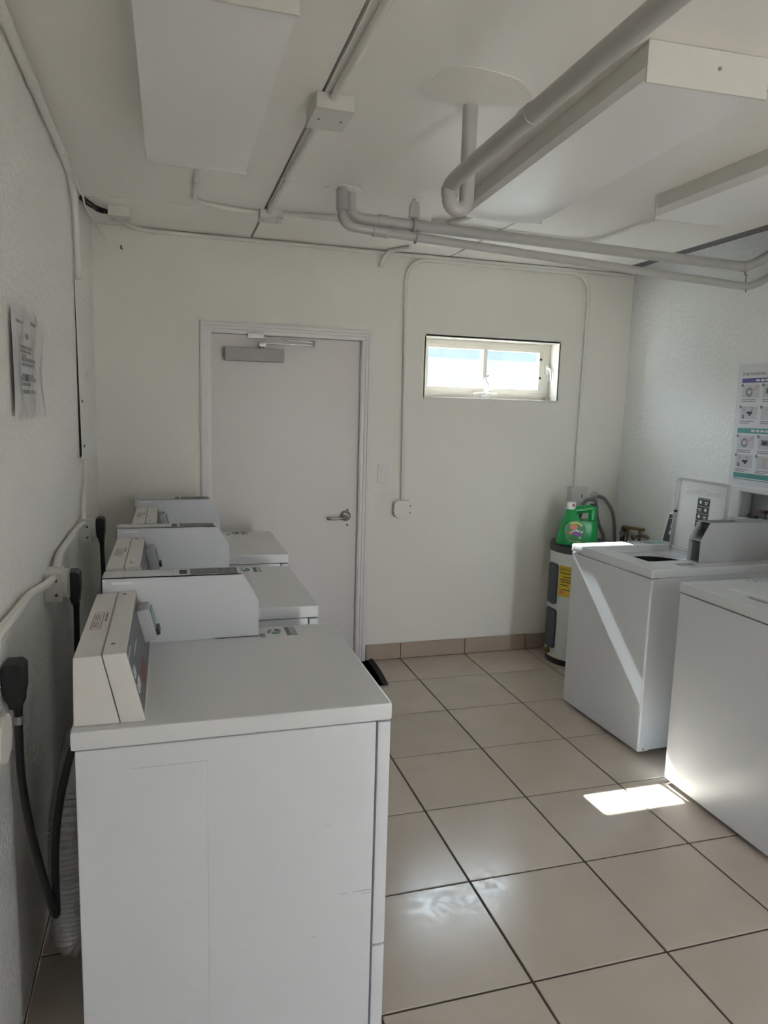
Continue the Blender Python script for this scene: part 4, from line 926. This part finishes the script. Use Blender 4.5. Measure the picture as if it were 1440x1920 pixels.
for u0, u1, v, th in ((0.12, 0.34, 0.87, 0.005), (0.64, 0.86, 0.91, 0.006), (0.38, 0.5, 0.74, 0.010), (0.2, 0.6, 0.64, 0.006), (0.2, 0.55, 0.60, 0.005), (0.25, 0.4, 0.56, 0.005), (0.25, 0.78, 0.52, 0.007), (0.25, 0.70, 0.475, 0.006), (0.25, 0.66, 0.37, 0.006), (0.22, 0.78, 0.33, 0.008), (0.22, 0.55, 0.285, 0.006), (0.25, 0.74, 0.21, 0.007)): nl(u0, u1, v, th)
build('notice_print', b, M_FAINT, pg, world=True, smooth=False)

t = thing('breaker_panel', 'flush painted breaker panel cover on the left wall near the back corner', 'electrical panel', (0, -0.62, 1.75))
b = MB(); b.box(0.0, 0.003, -0.838, -0.425, 1.372, 2.142); build('gap_shade_plate', b, M_BLACKP, t, world=True, smooth=False)  # black sheet stands in for the shade behind the lifted cover
b = MB(); vs_ = []
for (y, z, x) in ((-0.852, 1.362, 0.0145), (-0.415, 1.362, 0.008), (-0.415, 2.150, 0.006), (-0.852, 2.150, 0.0055)): vs_.append((x, y, z))
A = [b.bm.verts.new(p) for p in vs_]; B = [b.bm.verts.new((p[0]-0.0025, p[1], p[2])) for p in vs_]; b._poly([A, B]); bmesh.ops.recalc_face_normals(b.bm, faces=b.bm.faces[:]); cv = build('cover', b, M_STUCCO, t, world=True, smooth=False)
b = MB(); b.box(0.012, 0.020, -0.62, -0.60, 1.73, 1.76, bev=0.002); build('latch', b, M_COND, cv, world=True)
for y, z, x in ((-0.80, 1.62, 0.014), (-0.80, 1.42, 0.017)):
    b = MB(); b.cyl((x-0.002, y, z), (x+0.003, y, z), 0.006, 8); build('screw', b, M_GREYINK, cv, world=True)
# surface raceway along the left wall with outlet boxes
conduit('outlet_conduit', 'white conduit along the left wall, entering the near dryer outlet box', 'conduit', [(0.020, -4.2, 1.135), (0.020, -2.25, 1.098), (0.024, -1.97, 1.063), (0.026, -1.885, 1.060)], 0.0125, M_COND, 0.06, [((0.020, -2.9, 1.110), 'y')])
conduit('outlet_conduit', 'white conduit along the left wall, between the two far outlet boxes', 'conduit', [(0.026, -1.805, 1.068), (0.020, -1.70, 1.098), (0.020, -1.08, 1.102), (0.024, -0.965, 1.088)], 0.0125, M_COND, 0.06, [((0.020, -1.35, 1.100), 'y')])
conduit('outlet_conduit', 'white vertical conduit from the breaker panel down to the far outlet box', 'conduit', [(0.020, -0.93, 1.105), (0.020, -0.93, 1.20), (0.020, -0.80, 1.28), (0.020, -0.80, 1.36)], 0.011, M_COND, 0.05)
def outlet(label, y0, z0, z1):
    t = thing('dryer_outlet', label, 'outlet', (0, y0, z0)); w = 0.105
    b = MB(); b.box(0, 0.052, y0, y0+w, z0, z1, bev=0.004); bd = build('box_body', b, M_BOXP, t, world=True)
    b = MB(); b.prism([(y0-0.004+(w+0.008)/2+0.056*math.cos(R(k*20)), (z0+z1)/2+0.05*math.sin(R(k*20))) for k in range(18)], 'x', 0.050, 0.068, bev=0.003); build('receptacle', b, M_BOXP, t, world=True)
    for z in (z0+0.024, z1-0.026):
        b = MB(); b.cyl((0.036, y0-0.003, z), (0.036, y0+0.002, z), 0.0045, 8); build('screw', b, M_INK, bd, world=True)
    return t
outlet('white surface dryer outlet on the left wall behind the middle console', -1.893, 0.981, 1.078)
outlet('white surface dryer outlet on the left wall, farthest back', -0.972, 1.003, 1.100)
outlet('white dryer outlet at the left edge of the photo, behind the nearest plug', -2.86, 0.895, 0.998)
def plug(label, c, dx, path, clamp=False):
    t = thing('power_cord', label, 'cord', c); x, y, z = c
    b = MB(); b.prism([(-dx, 0.05), (-dx*0.7, 0.058), (dx*0.6, 0.058), (dx, 0.048), (dx*0.95, -0.012), (dx*0.75, -0.032), (dx*0.72, -0.052), (-dx*0.45, -0.052), (-dx*0.55, -0.036), (-dx*0.8, -0.028), (-dx*0.95, 0.0)], 'y', -0.034, 0.034, bev=0.006, M=Matrix.Translation(c)); build('plug', b, M_BLACK, t, world=True)
    b = MB(); b.tube([(x+dx*0.12, y, z-0.05), (x+dx*0.15, y, z-0.075)], [0.012, 0.0095], 12); build('strain_relief', b, M_BLACK, t, world=True)
    b = MB(); b.tube(fillet([(x+dx*0.15, y, z-0.072)] + path, 0.08, 8), 0.0095, 12); build('cable', b, M_BLACK, t, world=True, angle=70)
    if clamp: b = MB(); b.tube([(x+dx*0.15, y, z-0.080), (x+dx*0.15, y, z-0.100)], 0.0115, 10); build('cord_clamp', b, M_STEEL, t, world=True)
plug('black plug and cord nearest the camera, looping behind the nearest dryer', (0.0265, -2.50, 0.945), 0.0245, [(0.028, -2.50, 0.70), (0.052, -2.50, 0.52), (0.082, -2.50, 0.37), (0.095, -2.49, 0.30), (0.094, -2.48, 0.48), (0.106, -2.475, 0.60), (0.135, -2.47, 0.73), (0.162, -2.465, 0.80)], True)
plug('black plug and cord hanging behind the middle of the console row', (0.078, -1.79, 1.005), 0.020, [(0.078, -1.79, 0.75), (0.074, -1.79, 0.50), (0.10, -1.76, 0.20), (0.160, -1.70, 0.18)])
plug('black plug and cord farthest back on the left wall', (0.086, -0.90, 1.050), 0.019, [(0.092, -0.90, 0.82), (0.098, -0.88, 0.50), (0.12, -0.84, 0.20), (0.205, -0.78, 0.18)])
# foil exhaust duct behind the nearest dryer
base = fillet([(0.166, -2.368, 0.156), (0.112, -2.37, 0.155), (0.112, -2.375, 0.50), (0.108, -1.98, 0.56)], 0.075, 10); L = [0]
for a, c in zip(base, base[1:]): L.append(L[-1]+(c-a).length)
N = 110; pp = []; rs_ = []; j = 0
for k in range(N+1):
    s_ = L[-1]*k/N
    while j < len(L)-2 and L[j+1] < s_: j += 1
    f_ = (s_-L[j])/max(1e-9, L[j+1]-L[j]); pp.append(base[j].lerp(base[j+1], f_)); rs_.append(0.052 if k % 2 else 0.046)
b = MB(); b.tube(pp, rs_, 24); tag(build('exhaust_duct', b, M_FOIL), 'ribbed foil exhaust duct in the gap behind the nearest dryer', 'duct')
